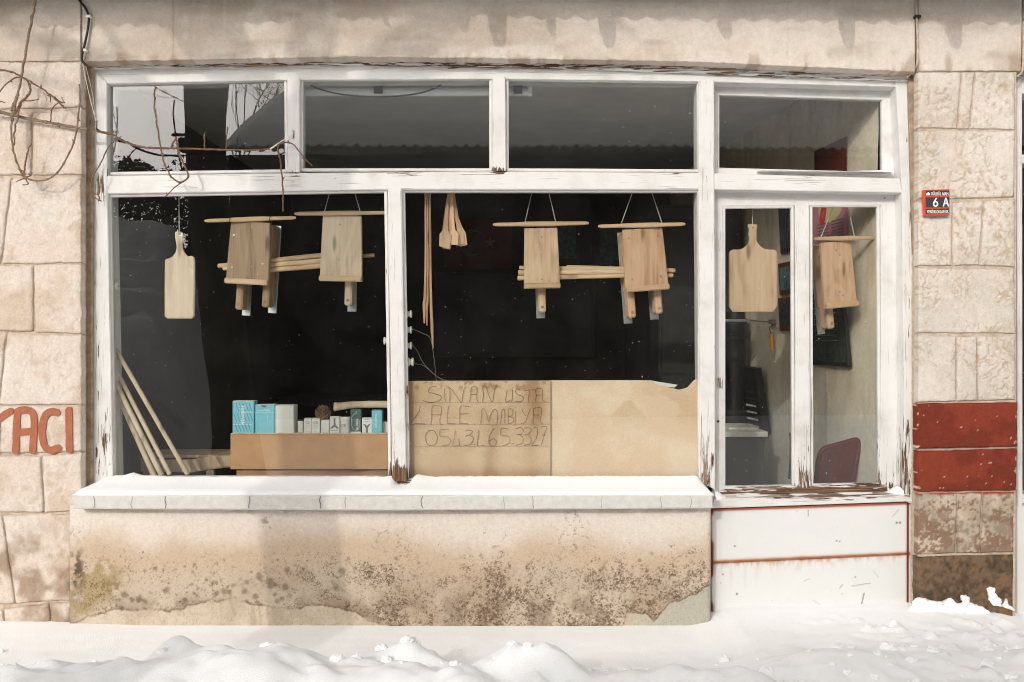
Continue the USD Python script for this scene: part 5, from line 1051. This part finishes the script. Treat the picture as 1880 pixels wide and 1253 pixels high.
# ------------------------------------------------------------------ things in the room
def wallpt(y, z, off=0.0): return np.array([XW - off - SPLAY * y, y, z])
def onwall(name, y0, y1, z0, z1, th, mat, parent, tilt=0.0, off=0.006, b=0.004):
    """Flat thing hanging on the right wall, leaning out at the top by tilt degrees."""
    m = cbox(((-th / 2), (y0 + y1) / 2, (z0 - z1) / 2 + 0.0), (th, y1 - y0, z1 - z0), b)
    v, f = VF(m); v = v + [0, 0, 0]; v[:, 2] += (z1 - z0)
    a = math.radians(tilt); x = v[:, 0] * math.cos(a) - v[:, 2] * math.sin(a); z = v[:, 0] * math.sin(a) + v[:, 2] * math.cos(a)
    return obj(name, (np.stack([x + XW - off - SPLAY * v[:, 1], v[:, 1], z + z0], 1), f), MAT[mat], parent)
t = thing("framed_certificate", "black framed dark certificate leaning out from the sunlit wall behind the door", "picture frame", wallpt(0.7, 1.28))
onwall("frame", 0.42, 0.906, 1.263, 1.84, 0.022, "black_plastic", t, 5, 0.008); onwall("certificate", 0.436, 0.89, 1.285, 1.82, 0.002, "picture_dark", t, 5, 0.0325, 0.0005)
for k in range(13): onwall("text_line", 0.50, 0.80, 1.40 + 0.03 * k, 1.405 + 0.03 * k, 0.001, "picture_teal", t, 5, 0.0365 + 0.0026 * (12 - k) * 0 + (1.40 + 0.03 * k - 1.258) * 0.0875, 0.0003)
t = thing("red_poster", "dark red poster high on the wall seen through the fanlight", "poster", wallpt(0.8, 2.2)); onwall("sheet", 0.49, 0.92, 2.235, 2.50, 0.004, "frame_red", t, 0, 0.006, 0.001)
t = thing("pink_poster", "pink printed poster with a red ribbon shape on a yellow disc", "poster", wallpt(0.8, 1.9))
onwall("sheet", 0.472, 0.945, 1.96, 2.225, 0.003, "poster_pink", t, 0, 0.006, 0.001)
ca, cb_ = np.linspace(0, 2 * np.pi, 30), None
disc = Polygon([(0.70 + 0.16 * math.cos(q), 2.145 + 0.085 * math.sin(q)) for q in ca]).intersection(sbox(0.472, 1.96, 0.945, 2.224))
def wallprint(name, g, off, mat, parent):
    ms = extr(g, 0, 0.0008); v, f = ms; return obj(name, (np.stack([XW - off - v[:, 1] - SPLAY * v[:, 0], v[:, 0], v[:, 2]], 1), f), MAT[mat], parent)
wallprint("yellow_disc", disc, 0.0100, "poster_yellow", t)
wallprint("red_ribbon", unary_union([LineString(spline([(0.56, 2.205), (0.66, 2.205), (0.72, 2.195), (0.755, 2.17), (0.765, 2.13), (0.79, 2.08), (0.82, 2.085), (0.81, 2.13), (0.78, 2.17)], 6)).buffer(0.018)]), 0.0115, "poster_red", t)
wallprint("printed_lines", unary_union([sbox(0.52 + .2 * (k % 2), 2.062 - 0.018 * (k // 2), 0.68 + .2 * (k % 2), 2.067 - 0.018 * (k // 2)) for k in range(12)]), 0.0105, "box_print_grey", t)
for z0, z1, lab in ((1.688, 1.889, "upper of two red framed pictures behind the door mullion"), (1.463, 1.672, "lower of two red framed pictures behind the door mullion")):
    t = thing("framed_picture", lab, "picture frame", wallpt(1.5, z0)); onwall("frame", 1.03, 1.433, z0, z1, 0.018, "frame_red", t, 3, 0.006); onwall("picture", 1.065, 1.40, z0 + .03, z1 - .03, 0.002, "picture_teal" if z0 > 1.6 else "picture_dark", t, 3, 0.027, 0.0005)
t = thing("framed_picture", "grey framed picture above the two red ones at the left door pane", "picture frame", wallpt(1.5, 2.0)); onwall("frame", 1.05, 1.42, 1.95, 2.24, 0.018, "black_plastic", t, 3, 0.006); onwall("picture", 1.075, 1.395, 1.975, 2.215, 0.002, "picture_dark", t, 3, 0.027, 0.0005)
t = thing("file_rack", "black slotted file rack leaning on the wall behind the left door pane", "rack", wallpt(2.3, .76))
onwall("rack_back", 1.624, 2.077, 0.80, 1.233, 0.05, "black_plastic", t, 8, 0.01)
for k in range(6): onwall("slat", 1.68, 1.92, 0.83 + .045 * k, 0.843 + .045 * k, 0.003, "table_top_white" if k < 4 else "dark_cabinet", t, 8, 0.066 + 0.0063 * k, 0.001)
def wedge(u0, u1, v0, v1, d0, d1): return wbox(u0, u1, v0, v1, d0, d1)
t = thing("desk", "dark desk with white top behind the left door pane", "desk", P(1368, 960, 1.0))
obj("desk_body", wedge(1290, 1404, 804, 1010, 1.02, 1.6), MAT["dark_cabinet"], t); obj("desk_top", wedge(1288, 1410, 793, 803, 1.0, 1.62), MAT["table_top_white"], t); obj("paper_stack", wedge(1338, 1392, 785, 792.5, 1.15, 1.45), MAT["table_top_white"], t)
t = thing("wardrobe", "added tall dark cupboard that darkens the far end of the pale wall behind the left door pane", "wardrobe", (1.3, 2.1, 0.06))
obj("carcass", box(1.02, 1.60, 2.10, 4.15, 0.07, 2.35, 0.01), MAT["dark_cabinet"], t)  # added dark block, covers the pale far wall so that end stays dark
for x_ in (1.04, 1.315): obj("wardrobe_door", box(x_, x_ + 0.265, 2.078, 2.099, 0.10, 2.32, 0.006), MAT["dark_cabinet"], t)
t = thing("stove_pipe", "tall black stove pipe with collars standing left behind the door", "stove pipe", P(1349, 800, 1.9))
c0 = P(1349, 785, 1.9)
obj("pipe", tube([c0 + [0, 0, -0.5], c0 + [0, 0, 0.72], c0 + [0, 0, 0.78]], [0.075, 0.075, 0.07], 20), MAT["black_plastic"], t, 40)
for z in (0.70, 0.60, 0.10): obj("collar", tube([c0 + [0, 0, z], c0 + [0, 0, z + 0.018]], 0.081, 20), MAT["dark_cabinet"], t, 40)
t = thing("wall_bracket", "thin metal rod bracket running to a hook on the wall above the screwdriver", "bracket", P(1375, 590, 1.95))
obj("bar", wedge(1325, 1378, 586, 591, 1.40, 1.42), MAT["galvanised_steel"], t); obj("rod", tube([P(1372, 588, 1.42), P(1419, 592, 1.55)], 0.005, 8), MAT["screw_steel"], t, True); obj("hook_plate", wedge(1415, 1424, 587, 595, 1.53, 1.59), MAT["screw_steel"], t)
t = thing("screwdriver", "screwdriver with orange handle hanging by a cord from the bracket hook", "screwdriver", P(1416, 640, 1.55))
obj("handle", tube([P(1415.5, 613, 1.5), P(1416, 616, 1.5), P(1416.5, 626, 1.5), P(1417, 638, 1.5), P(1417.4, 643, 1.5)], [0.006, 0.013, 0.0115, 0.0135, 0.008], 12), MAT["handle_orange"], t, 40); obj("cord", tube(spline([P(1420, 594, 1.54), P(1413, 602, 1.51), P(1415.5, 613, 1.5)], 6), 0.002, 6), MAT["string_dark"], t, True); obj("blade", tube([P(1417.4, 643, 1.5), P(1419, 657, 1.5)], 0.003, 8), MAT["screw_steel"], t, True)
ch = thing("chair", "dark red vinyl chair with its rounded back at the foot of the right door pane", "chair", P(1535, 1000, 0.36))
outl = [(1494, 905), (1499, 880), (1503, 845), (1508, 830), (1516, 823), (1545, 815), (1566, 809), (1573, 808.5), (1575.5, 814), (1575, 830), (1569, 862), (1563, 890), (1560, 905)]
obj("backrest", plate(outl, 0.33, 0.05, 0.010), MAT["red_vinyl"], ch, 30)
obj("backrest_rim", tube(spline([P(u, v, 0.352) for u, v in outl[1:-1]], 4), 0.014, 8), MAT["red_vinyl"], ch, True)
obj("back_strap", plate([(1521, 824), (1527, 822.5), (1520, 895), (1514, 895)], 0.326, 0.005, 0.001), MAT["dark_cabinet"], ch)
for u, v in ((1523, 846), (1517.5, 869)): obj("rivet", tube([P(u, v, 0.323), P(u, v, 0.329)], 0.0035, 8), MAT["screw_steel"], ch)
obj("seat", box(1.46, 1.78, 0.38, 0.80, 0.44, 0.50, 0.02), MAT["red_vinyl"], ch)
for x_, y_ in ((1.48, 0.40), (1.76, 0.40), (1.48, 0.78), (1.76, 0.78)): obj("leg", tube([(x_, y_, 0.06), (x_, y_, 0.44)], 0.012, 8), MAT["dark_cabinet"], ch, True)
cn = thing("walking_stick", "thin dark stick leaning left of the door mullion foot", "stick", P(1450, 880, 0.30)); obj("stick", tube(spline([P(1449, 880, 0.3), P(1451, 850, 0.31), P(1452.5, 815, 0.32), P(1452.5, 795, 0.33)], 5), [0.006, 0.006, 0.008, 0.010], 8), MAT["string_dark"], cn, True)
# back wall and ceiling fittings
t = thing("ceiling_lamp", "long white fluorescent lamp hung across the top of the middle panes", "lamp", (0, 0.16, 2.66))
obj("housing", box(-1.10, 0.10, 0.135, 0.195, 2.688, 2.73, 0.008), MAT["tube_white"], t); obj("tube", tube([(-1.08, 0.16, 2.655), (0.08, 0.16, 2.655)], 0.022, 16), MAT["tube_white"], t, True)
for x_ in (-1.09, 0.09): obj("end_cap", box(x_ - .012, x_ + .012, 0.137, 0.183, 2.63, 2.687, 0.004), MAT["tube_white"], t)
for x_ in (-0.67, 0.03): obj("bracket", box(x_ - 0.022, x_ + 0.022, 0.122, 0.134, 2.64, 2.86, 0.002), MAT["dark_cabinet"], t)
t = thing("ceiling_cable", "thin dark cable sagging in front of the ceiling lamp", "cable", (0, 0.9, 2.8)); obj("cable", tube(spline([(-1.15, 0.11, 2.80), (-0.98, 0.11, 2.665), (-0.72, 0.11, 2.62), (-0.45, 0.11, 2.64), (-0.28, 0.11, 2.72)], 8), 0.004, 6), MAT["string_dark"], t, True)
t = thing("wall_screen", "large black screen on the dark back wall", "screen", (0, 4.1, 1.5)); obj("bezel", box(-0.70, 0.75, 4.13, 4.195, 1.25, 2.02, 0.01), MAT["black_plastic"], t); obj("glass", box(-0.66, 0.71, 4.122, 4.129, 1.29, 1.98, 0.001), MAT["black_plastic"], t)
t = thing("wall_flag", "dark red flag with white crescent and star on the back wall", "flag", (-0.4, 4.1, 2.1)); obj("cloth", box(-0.62, 0.0, 4.18, 4.19, 2.06, 2.50, 0.001), MAT["flag_red"], t)
cres = Point(-0.36, 2.29).buffer(0.12).difference(Point(-0.33, 2.29).buffer(0.097)); star = Polygon([(-0.20 + (0.06 if k % 2 == 0 else 0.024) * math.cos(math.pi / 5 * k + .3), 2.29 + (0.06 if k % 2 == 0 else 0.024) * math.sin(math.pi / 5 * k + .3)) for k in range(10)])
obj("crescent_star", extr(unary_union([cres, star]), 4.176, 0.002), MAT["flag_grey"], t)
for x0, x1, z0, z1, lab in ((0.18, 0.62, 2.10, 2.50, "black framed picture on the back wall left of the other dark frame"), (0.75, 1.15, 2.05, 2.48, "dark framed picture farthest right on the back wall")):
    t = thing("framed_picture", lab, "picture frame", (x0, 4.1, z0)); obj("frame", box(x0, x1, 4.16, 4.195, z0, z1, 0.006), MAT["black_plastic"], t); obj("picture", box(x0 + .04, x1 - .04, 4.154, 4.159, z0 + .04, z1 - .04, 0.001), MAT["picture_teal"], t)
t = thing("back_shelf", "dark work bench along the back of the room", "bench", (0, 3.8, 0)); obj("bench_top", box(-2.0, 1.2, 3.5, 4.19, 0.86, 0.92, 0.01), MAT["dark_cabinet"], t)
for x_ in (-1.9, -0.4, 1.1): obj("leg", box(x_ - .04, x_ + .04, 3.55, 3.63, 0.06, 0.86, 0.005), MAT["dark_cabinet"], t)

# ------------------------------------------------------------------ small things on the facade
t = thing("number_plate", "small red framed house number plate reading 6 A on the right pillar", "house number", P(1720, 373, -0.125))
DN = -0.128
obj("plate", member([(1694.5, 349.5), (1696.5, 397)], [(1743.5, 347.5), (1744, 395)], DN, DN + 0.016, 0.004, 0.01, 0), MAT["sign_red"], t, 30)
for v0, v1 in ((350.5, 360), (362.6, 381.3), (384, 393.5)): obj("black_field", quadslab([(1699.5, v0), (1743.2, v0 - 0.6), (1743.2, v1 - 0.6), (1700, v1)], DN - 0.0008, DN + 0.002), MAT["sign_black"], t)
fit = lambda txt, h, u0, u1: (u1 - u0) / K * 0.974 / float(np.ptp(meshkit.text_mesh(txt, h, 0.0006, True).vertices[:, 0]))
text_on("GÜLBÜL MAH.", 0.0145, 1708.8, 358.9, DN - 0.0016, "sign_white", t, 0, True, "lettering", fit("GÜLBÜL MAH.", 0.0145, 1708.8, 1742)); text_on("YENİ BLOKLAR SK.", 0.0145, 1701.5, 391.8, DN - 0.0016, "sign_white", t, 0, True, "lettering", fit("YENİ BLOKLAR SK.", 0.0145, 1701.5, 1742))
text_on("6", 0.040, 1711, 379.5, DN - 0.0016, "sign_white", t, 0, True, "lettering", 0.9); text_on("A", 0.040, 1730.5, 379.0, DN - 0.0016, "sign_white", t, 0, True, "lettering", fit("A", 0.040, 1730.5, 1742))
obj("emblem", extr(poly_px([(1700.5, 359), (1700.5, 356), (1703, 354), (1705, 353), (1707.5, 356), (1707.5, 359)], DN - 0.0016), DN - 0.0016, 0.0008), MAT["sign_white"], t)
t = thing("electric_cable", "black electric cable running down the wall at the upper left corner", "cable", P(155, 40, -0.12))
obj("cable", tube(spline([P(u, v, -0.118) for u, v in ((118, -60), (143, -4), (156, 14), (163, 32), (161, 55), (156, 80), (151, 100), (151, 112), (158, 120))], 8), 0.0058, 8), MAT["black_rubber"], t, True)
obj("clip", box(*(P(158, 0, -.12)[0], P(167, 0, -.12)[0]), -0.128, -0.10, P(0, 33, -.12)[2], P(0, 28, -.12)[2], 0.002), MAT["porcelain"], t); obj("clip", box(*(P(153, 0, -.12)[0], P(159, 0, -.12)[0]), -0.126, -0.10, P(0, 95, -.12)[2], P(0, 90, -.12)[2], 0.002), MAT["porcelain"], t)
t = thing("conduit", "thin painted conduit running down the beam joint above the right pillar", "pipe", P(1683, 60, -0.11))
obj("pipe", tube(spline([P(u, v, -0.112 + 0.05 * smoothstep(115, 140, v)) for u, v in ((1680, -60), (1682, 0), (1683, 30), (1685, 80), (1684.5, 112), (1680, 127), (1672, 136), (1664, 142))], 8), 0.0055, 8), MAT["mortar"], t, True)
obj("clip", box(*(P(1679, 0, -.12)[0], P(1691, 0, -.12)[0]), -0.124, -0.10, P(0, 33, -.12)[2], P(0, 28, -.12)[2], 0.002), MAT["black_rubber"], t)
t = thing("conduit", "short bent pipe at the far right end of the beam", "pipe", P(1878, 130, -0.1)); obj("pipe", tube(spline([P(u, v, -0.105) for u, v in ((1879, 40), (1879, 100), (1877, 130), (1868, 141))], 6), 0.0055, 8), MAT["mortar"], t, True)

# ------------------------------------------------------------------ the vine
vine = thing("grape_vine", "bare brown vine trained across the left pillar and top left panes", "vine", P(60, 220, -0.2))
gv = lambda pts: [(x / 2.914, y / 2.914) for x, y in pts]
def cane(pts, r, d=-0.17, mat="vine_bark", dend=None, name="cane"):
    uv = gv(pts); de = d if dend is None else dend
    p = np.array([P(u, v, d + (de - d) * i / max(1, len(uv) - 1)) for i, (u, v) in enumerate(uv)]); p = spline(p, 10)
    k = np.arange(len(p)); p = p + (meshkit.noise(np.stack([k * 0.35, k * 0 + r[0] * 1e3, k * 0], 1))[:, None] - 0.5) * [0.003, 0.008, 0.003]
    s = np.r_[0, np.cumsum(np.linalg.norm(np.diff(p, axis=0), axis=1))]; node = np.maximum(0, np.cos(s / 0.055 * 2 * np.pi)) ** 12
    rr = 0.98 * np.interp(np.linspace(0, 1, len(p)), np.linspace(0, 1, len(r)), r) * (1 + 0.38 * node)
    obj(name, tube(p, rr, 7), MAT[mat], vine, True)
    for j in np.where((node > 0.8) & (np.r_[0, np.diff(node)] >= 0))[0][::2]:   # buds
        if 3 < j < len(p) - 3 and rng.random() < 0.7:
            dv = rng.normal(size=3) * [1, 0.5, 1]; dv /= np.linalg.norm(dv); q = p[j] + dv * rr[j]
            obj("bud", tube([q, q + dv * 0.005, q + dv * 0.011], [0.003, 0.0034, 0.0008], 5), MAT["vine_bark"], vine, True)
mm = lambda *a: [x / 1000 for x in a]
cane([(200, -90), (188, 20), (165, 130), (138, 290), (112, 420), (95, 500), (75, 580), (62, 650)], mm(6, 6, 5.5, 5.5, 6), -0.22, "vine_bark_grey", -0.18)
cane([(95, 505), (70, 570), (62, 650), (66, 760), (85, 860), (118, 935), (132, 960)], mm(6, 5, 4.5, 4.5, 4), -0.18, "vine_bark_grey")
cane([(112, 560), (92, 640), (78, 700), (76, 780)], mm(4, 4.5, 4.5, 3), -0.175, "vine_bark_grey")
cane([(-60, 368), (0, 375), (60, 385), (110, 410), (180, 448), (250, 495), (300, 535), (335, 570)], mm(5, 4.5, 4, 4, 3.5), -0.20)
cane([(-30, 520), (0, 492), (40, 445), (75, 420), (105, 415), (140, 425), (162, 470), (150, 510), (115, 545), (95, 580), (78, 610)], mm(3.2, 3.2, 4, 5, 5.5, 6), -0.20, "vine_bark", -0.18)
cane([(-60, 590), (0, 600), (80, 620), (170, 640), (270, 658), (380, 678), (470, 692)], mm(8.5, 8, 7, 7, 6.5), -0.155, "vine_bark_grey", -0.12)
cane([(424, 452), (426, 560), (412, 690), (375, 810), (320, 910), (260, 958), (200, 968), (160, 962), (130, 950)], mm(3.4, 4.2, 4.4, 4.4, 5), -0.19, "vine_bark_grey")
cane([(130, 950), (132, 900), (140, 850), (152, 800), (170, 768)], mm(4.5, 4, 3.5, 2.5), -0.19)
for pts in ([(132, 955), (105, 965), (88, 975)], [(132, 950), (110, 938), (80, 935)], [(135, 955), (150, 985), (120, 990)], [(135, 950), (165, 940), (150, 930)], [(130, 945), (120, 915), (95, 905)]): cane(pts, mm(3.5, 3, 2), -0.19)
cane([(270, 652), (275, 600), (295, 565), (318, 545)], mm(3.2, 3, 3.2), -0.165); cane([(318, 545), (335, 570), (352, 582)], mm(4, 3.5, 2.5), -0.18); cane([(318, 545), (290, 520), (270, 515), (268, 545)], mm(3.5, 3, 2.5), -0.18); cane([(320, 545), (345, 550), (330, 520)], mm(3.5, 2, 1.5), -0.18)
cane([(120, 540), (160, 540), (195, 535), (204, 528)], mm(3, 2.6, 2.2), -0.18); cane([(0, 545), (12, 545), (30, 550)], mm(3, 2.6, 2), -0.16)
cane([(520, 700), (600, 722), (640, 745), (740, 785), (850, 793), (960, 795), (1100, 800), (1250, 803), (1380, 803), (1440, 798)], mm(6.8, 6, 5.4, 5, 4.2, 4, 3.6), -0.07, "vine_bark", -0.05)
cane([(1440, 798), (1475, 785), (1505, 768), (1540, 764), (1575, 778), (1620, 835), (1650, 870), (1672, 890)], mm(3.6, 4, 3.2, 2.8, 3), -0.05)
cane([(832, 468), (826, 540), (836, 640), (848, 720), (868, 830), (895, 910), (930, 960), (965, 976), (1000, 958), (1008, 935), (985, 880), (962, 830), (950, 780), (938, 735)], mm(4.2, 4, 4, 4.4, 4.6, 5), -0.10)
cane([(985, 968), (940, 1000), (905, 1035), (878, 1056)], mm(3, 2.6, 2), -0.10); cane([(940, 738), (925, 770), (918, 792)], mm(5, 5, 4), -0.09)
cane([(1484, 780), (1500, 870), (1510, 960), (1514, 1050), (1514, 1132)], mm(4.2, 4, 3.6, 3.2), -0.06)
cane([(648, 732), (600, 765), (560, 830), (520, 905), (495, 960), (488, 1010), (500, 1035), (525, 1045), (530, 1075), (512, 1060), (498, 1065), (495, 1048)], mm(3, 3, 3, 2.8, 2.2), -0.09)
cane([(1095, 800), (1094, 750), (1097, 708)], mm(3.4, 3, 3.6), -0.055); cane([(1208, 797), (1212, 745), (1222, 680)], mm(3, 2.8, 3.2), -0.055); cane([(505, 655), (520, 650), (518, 690), (500, 690)], mm(3, 3, 3), -0.08)
obj("tie_wire", tube(spline([P(u, v, -0.10) for u, v in gv([(440, 330), (462, 440), (490, 560), (515, 650)])], 6), 0.0016, 6), MAT["string_white"], vine, True)
obj("tie_wire", tube(spline([P(u, v, -0.09) for u, v in gv([(455, 340), (485, 460), (500, 540), (512, 690)])], 6), 0.0009, 6), MAT["string_white"], vine, True)
obj("tie_wire", tube([P(*gv([(1445, 800)])[0], -0.055), P(*gv([(1480, 775)])[0], -0.055), P(*gv([(1568, 715)])[0], -0.012)], [0.004, 0.0035, 0.0012], 6), MAT["string_white"], vine, True)
obj("tie_hook", tube(spline([P(u, v, -0.012) for u, v in gv([(1566, 700), (1572, 706), (1570, 735), (1566, 742)])], 5), 0.002, 6), MAT["string_dark"], vine, True)

# ------------------------------------------------------------------ across the street (mirrored in the panes)
ob = thing("opposite_house", "dark low house across the street under a deep snow roof", "building", (3.5, -14, 0))
YE, YR, ZE, ZR, X0, X1 = -12.2, -16.4, 4.72, 6.65, -5.0, 13.0
obj("wall", box(X0 + 0.03, X1, -20, YE - 0.45, -0.3, ZE - 0.05, 0.01), MAT["far_wall"], ob)
xr = np.linspace(X0, X1, 200); q = np.linspace(0, 1, 40)
XX, QQ = np.meshgrid(xr, q, indexing="ij")
YY = YE + (YR - YE) * QQ; ZZ = ZE + (ZR - ZE) * QQ + 0.30 * smoothstep(-0.02, 0.12, QQ) * smoothstep(0, 0.5, XX - X0) + 0.10 * (meshkit.fbm(np.stack([XX * .6, YY * .6, XX * 0], -1), 4, 2) - .5)
V = np.stack([XX, YY, ZZ], -1)
f0, f1 = V[:, :1].copy(), V[:, -1:].copy(); f0[..., 2] = ZE; f1[..., 1] = -20.6; f1[..., 2] = ZE
V = np.concatenate([f0, V, f1], 1)
obj("roof_snow", (V.reshape(-1, 3), gridfaces(V.shape[0], V.shape[1])), MAT["snow_white"], ob, True)
xw = np.arange(X0, X1, 0.035); wv = 0.045 * np.sin(xw * 2 * np.pi / 0.21)
rs = np.stack([np.stack([xw, 0 * xw + a, ZE - 0.05 + wv + b], 1) for a, b in ((YE + 0.12, -0.02), (YE + 0.12, 0.02), (YE - 0.8, 0.30), (YE - 0.8, 0.26), (YE + 0.12, -0.02))], 1)
obj("roof_sheet", (rs.reshape(-1, 3), gridfaces(len(xw), 5)), MAT["corrugated_sheet"], ob)
for cx in (-2.6, 1.5, 5.6): obj("window", box(cx - .5, cx + .5, YE - 0.47, YE - 0.43, 1.6, 2.9, 0.01), MAT["picture_dark"], ob)
def branchy(p, dirv, L, r, depth, out, gen, spread=0.55, up=0.10):
    n = 6; pts = [np.array(p, float)]; d = np.array(dirv, float) / np.linalg.norm(dirv)
    for k in range(n):
        d = d + gen.normal(size=3) * 0.13 + [0, 0, up * 0.5]; d /= np.linalg.norm(d); pts.append(pts[-1] + d * L / n)
    out.append(tube(spline(pts, 2), [r, r * 0.55], 6 if r > 0.02 else 4))
    if depth == 0: return
    for k in range(3 if depth > 1 else 4):
        i = gen.integers(2, n + 1); dd = d + gen.normal(size=3) * spread; branchy(pts[i], dd, L * gen.uniform(0.5, 0.75), r * 0.5, depth - 1, out, gen, spread, up)
tr = thing("bare_tree", "thick leaning trunk of a bare tree across the street mirrored in the left panes", "tree", (-2.5, -4.2, 0.0))
gen = np.random.default_rng(5)
tp = [(-2.50, -4.2, 0.0), (-2.54, -4.2, 0.75), (-2.62, -4.2, 1.4), (-2.72, -4.2, 2.2), (-2.79, -4.2, 2.9), (-2.80, -4.2, 3.5), (-2.78, -4.2, 4.2)]
sp = spline(tp, 6); obj("trunk", tube(sp, np.interp(np.linspace(0, 1, len(sp)), [0, .1, .5, .8, .9, 1], [.29, .215, .18, .182, .20, .23]), 18), MAT["tree_bark"], tr, True)
for k, (dv, L, r) in enumerate((((-0.7, 0.1, 0.9), 2.2, .13), ((0.55, 0.2, 0.8), 2.0, .12), ((0.1, -0.5, 1.0), 2.4, .12), ((-0.2, 0.5, 0.9), 1.8, .09), ((-1.0, -0.1, 0.25), 2.0, .06))):
    out = []; branchy((-2.78, -4.2, 4.1), dv, L, r, 3, out, gen); obj("limb", out, MAT["tree_bark"], tr, True)
for k, (x_, y_, z_, s_) in enumerate(((-7.3, -22, 6.2, 2.6), (-5.6, -21, 6.0, 2.8), (-4.4, -21.5, 6.4, 2.6), (-9.5, -14, 3.2, 1.6), (-6.6, -9.0, 2.0, 0.9))):
    sh = thing("bare_shrub", ["bare shrub mirrored behind the far roof edge, left of three", "bare shrub mirrored behind the far roof edge, middle of three", "bare shrub mirrored behind the far roof edge, right of three", "bare shrub high on the snowy bank", "small bare shrub low on the snowy bank"][k], "shrub", (x_, y_, snow_h(np.array([x_]), np.array([y_]))[0]))
    g0 = snow_h(np.array([x_]), np.array([float(y_)]))[0]; out = []
    if z_ - g0 > 1.2: out.append(tube([(x_, y_, g0 - .2), (x_, y_, z_ - 0.3)], 0.07, 8)); base = z_ - 0.3
    else: base = g0
    for j in range(5): branchy((x_, y_, base), (gen.normal() * .45, gen.normal() * .2, 1), s_, 0.022, 2, out, gen, 0.5, 0.2)
    obj("branches", out, MAT["tree_bark"], sh, True)
lpst = thing("utility_pole", "far dark utility pole with a box mirrored just left of the tree trunk", "utility pole", (-9.9, -26, 3.0))
obj("post", tube([(-9.9, -26, 2.5), (-9.9, -26, 9.0)], [0.075, 0.055], 10), MAT["black_rubber"], lpst, True); obj("crossarm", cbox((-10.1, -26, 7.75), (0.8, 0.1, 0.1), 0.03), MAT["black_rubber"], lpst); obj("transformer_box", cbox((-10.05, -25.85, 7.4), (0.36, 0.3, 0.45), 0.06), MAT["black_rubber"], lpst)

hd = thing("evergreen_hedge", "dark evergreen hedge along the top of the snowy bank mirrored in the left panes", "hedge", (-14.0, -24, 3.4))
gen = np.random.default_rng(11); n = 40000
c = np.stack([gen.uniform(-24, -8.0, n), -24 + gen.normal(size=n) * 0.55, np.zeros(n)], 1)
tp_ = 6.35 + 0.8 * (N3(c[:, 0], c[:, 0] * 0, 1.1, 4, 3) - 0.5) * 2
c[:, 2] = 3.4 + (tp_ - 3.4) * np.sqrt(gen.random(n))
a, b = gen.normal(size=(n, 3)), gen.normal(size=(n, 3)); a /= np.linalg.norm(a, axis=1, keepdims=True); b -= a * (a * b).sum(1, keepdims=True); b /= np.linalg.norm(b, axis=1, keepdims=True)
V = np.concatenate([c - a * .06, c + a * .06, c + b * .10], 1).reshape(-1, 3)
plain("hedge_green", (0.022, 0.035, 0.026), 0.8, 0.4, 2)
obj("foliage", (V, np.arange(3 * n).reshape(-1, 3)), MAT["hedge_green"], hd)
obj("stems", [tube([(x_, -24, 3.2), (x_ + .05, -24, 5.4)], 0.07, 6) for x_ in np.arange(-23.6, -8.2, 0.8)], MAT["tree_bark"], hd, kind="stuff")
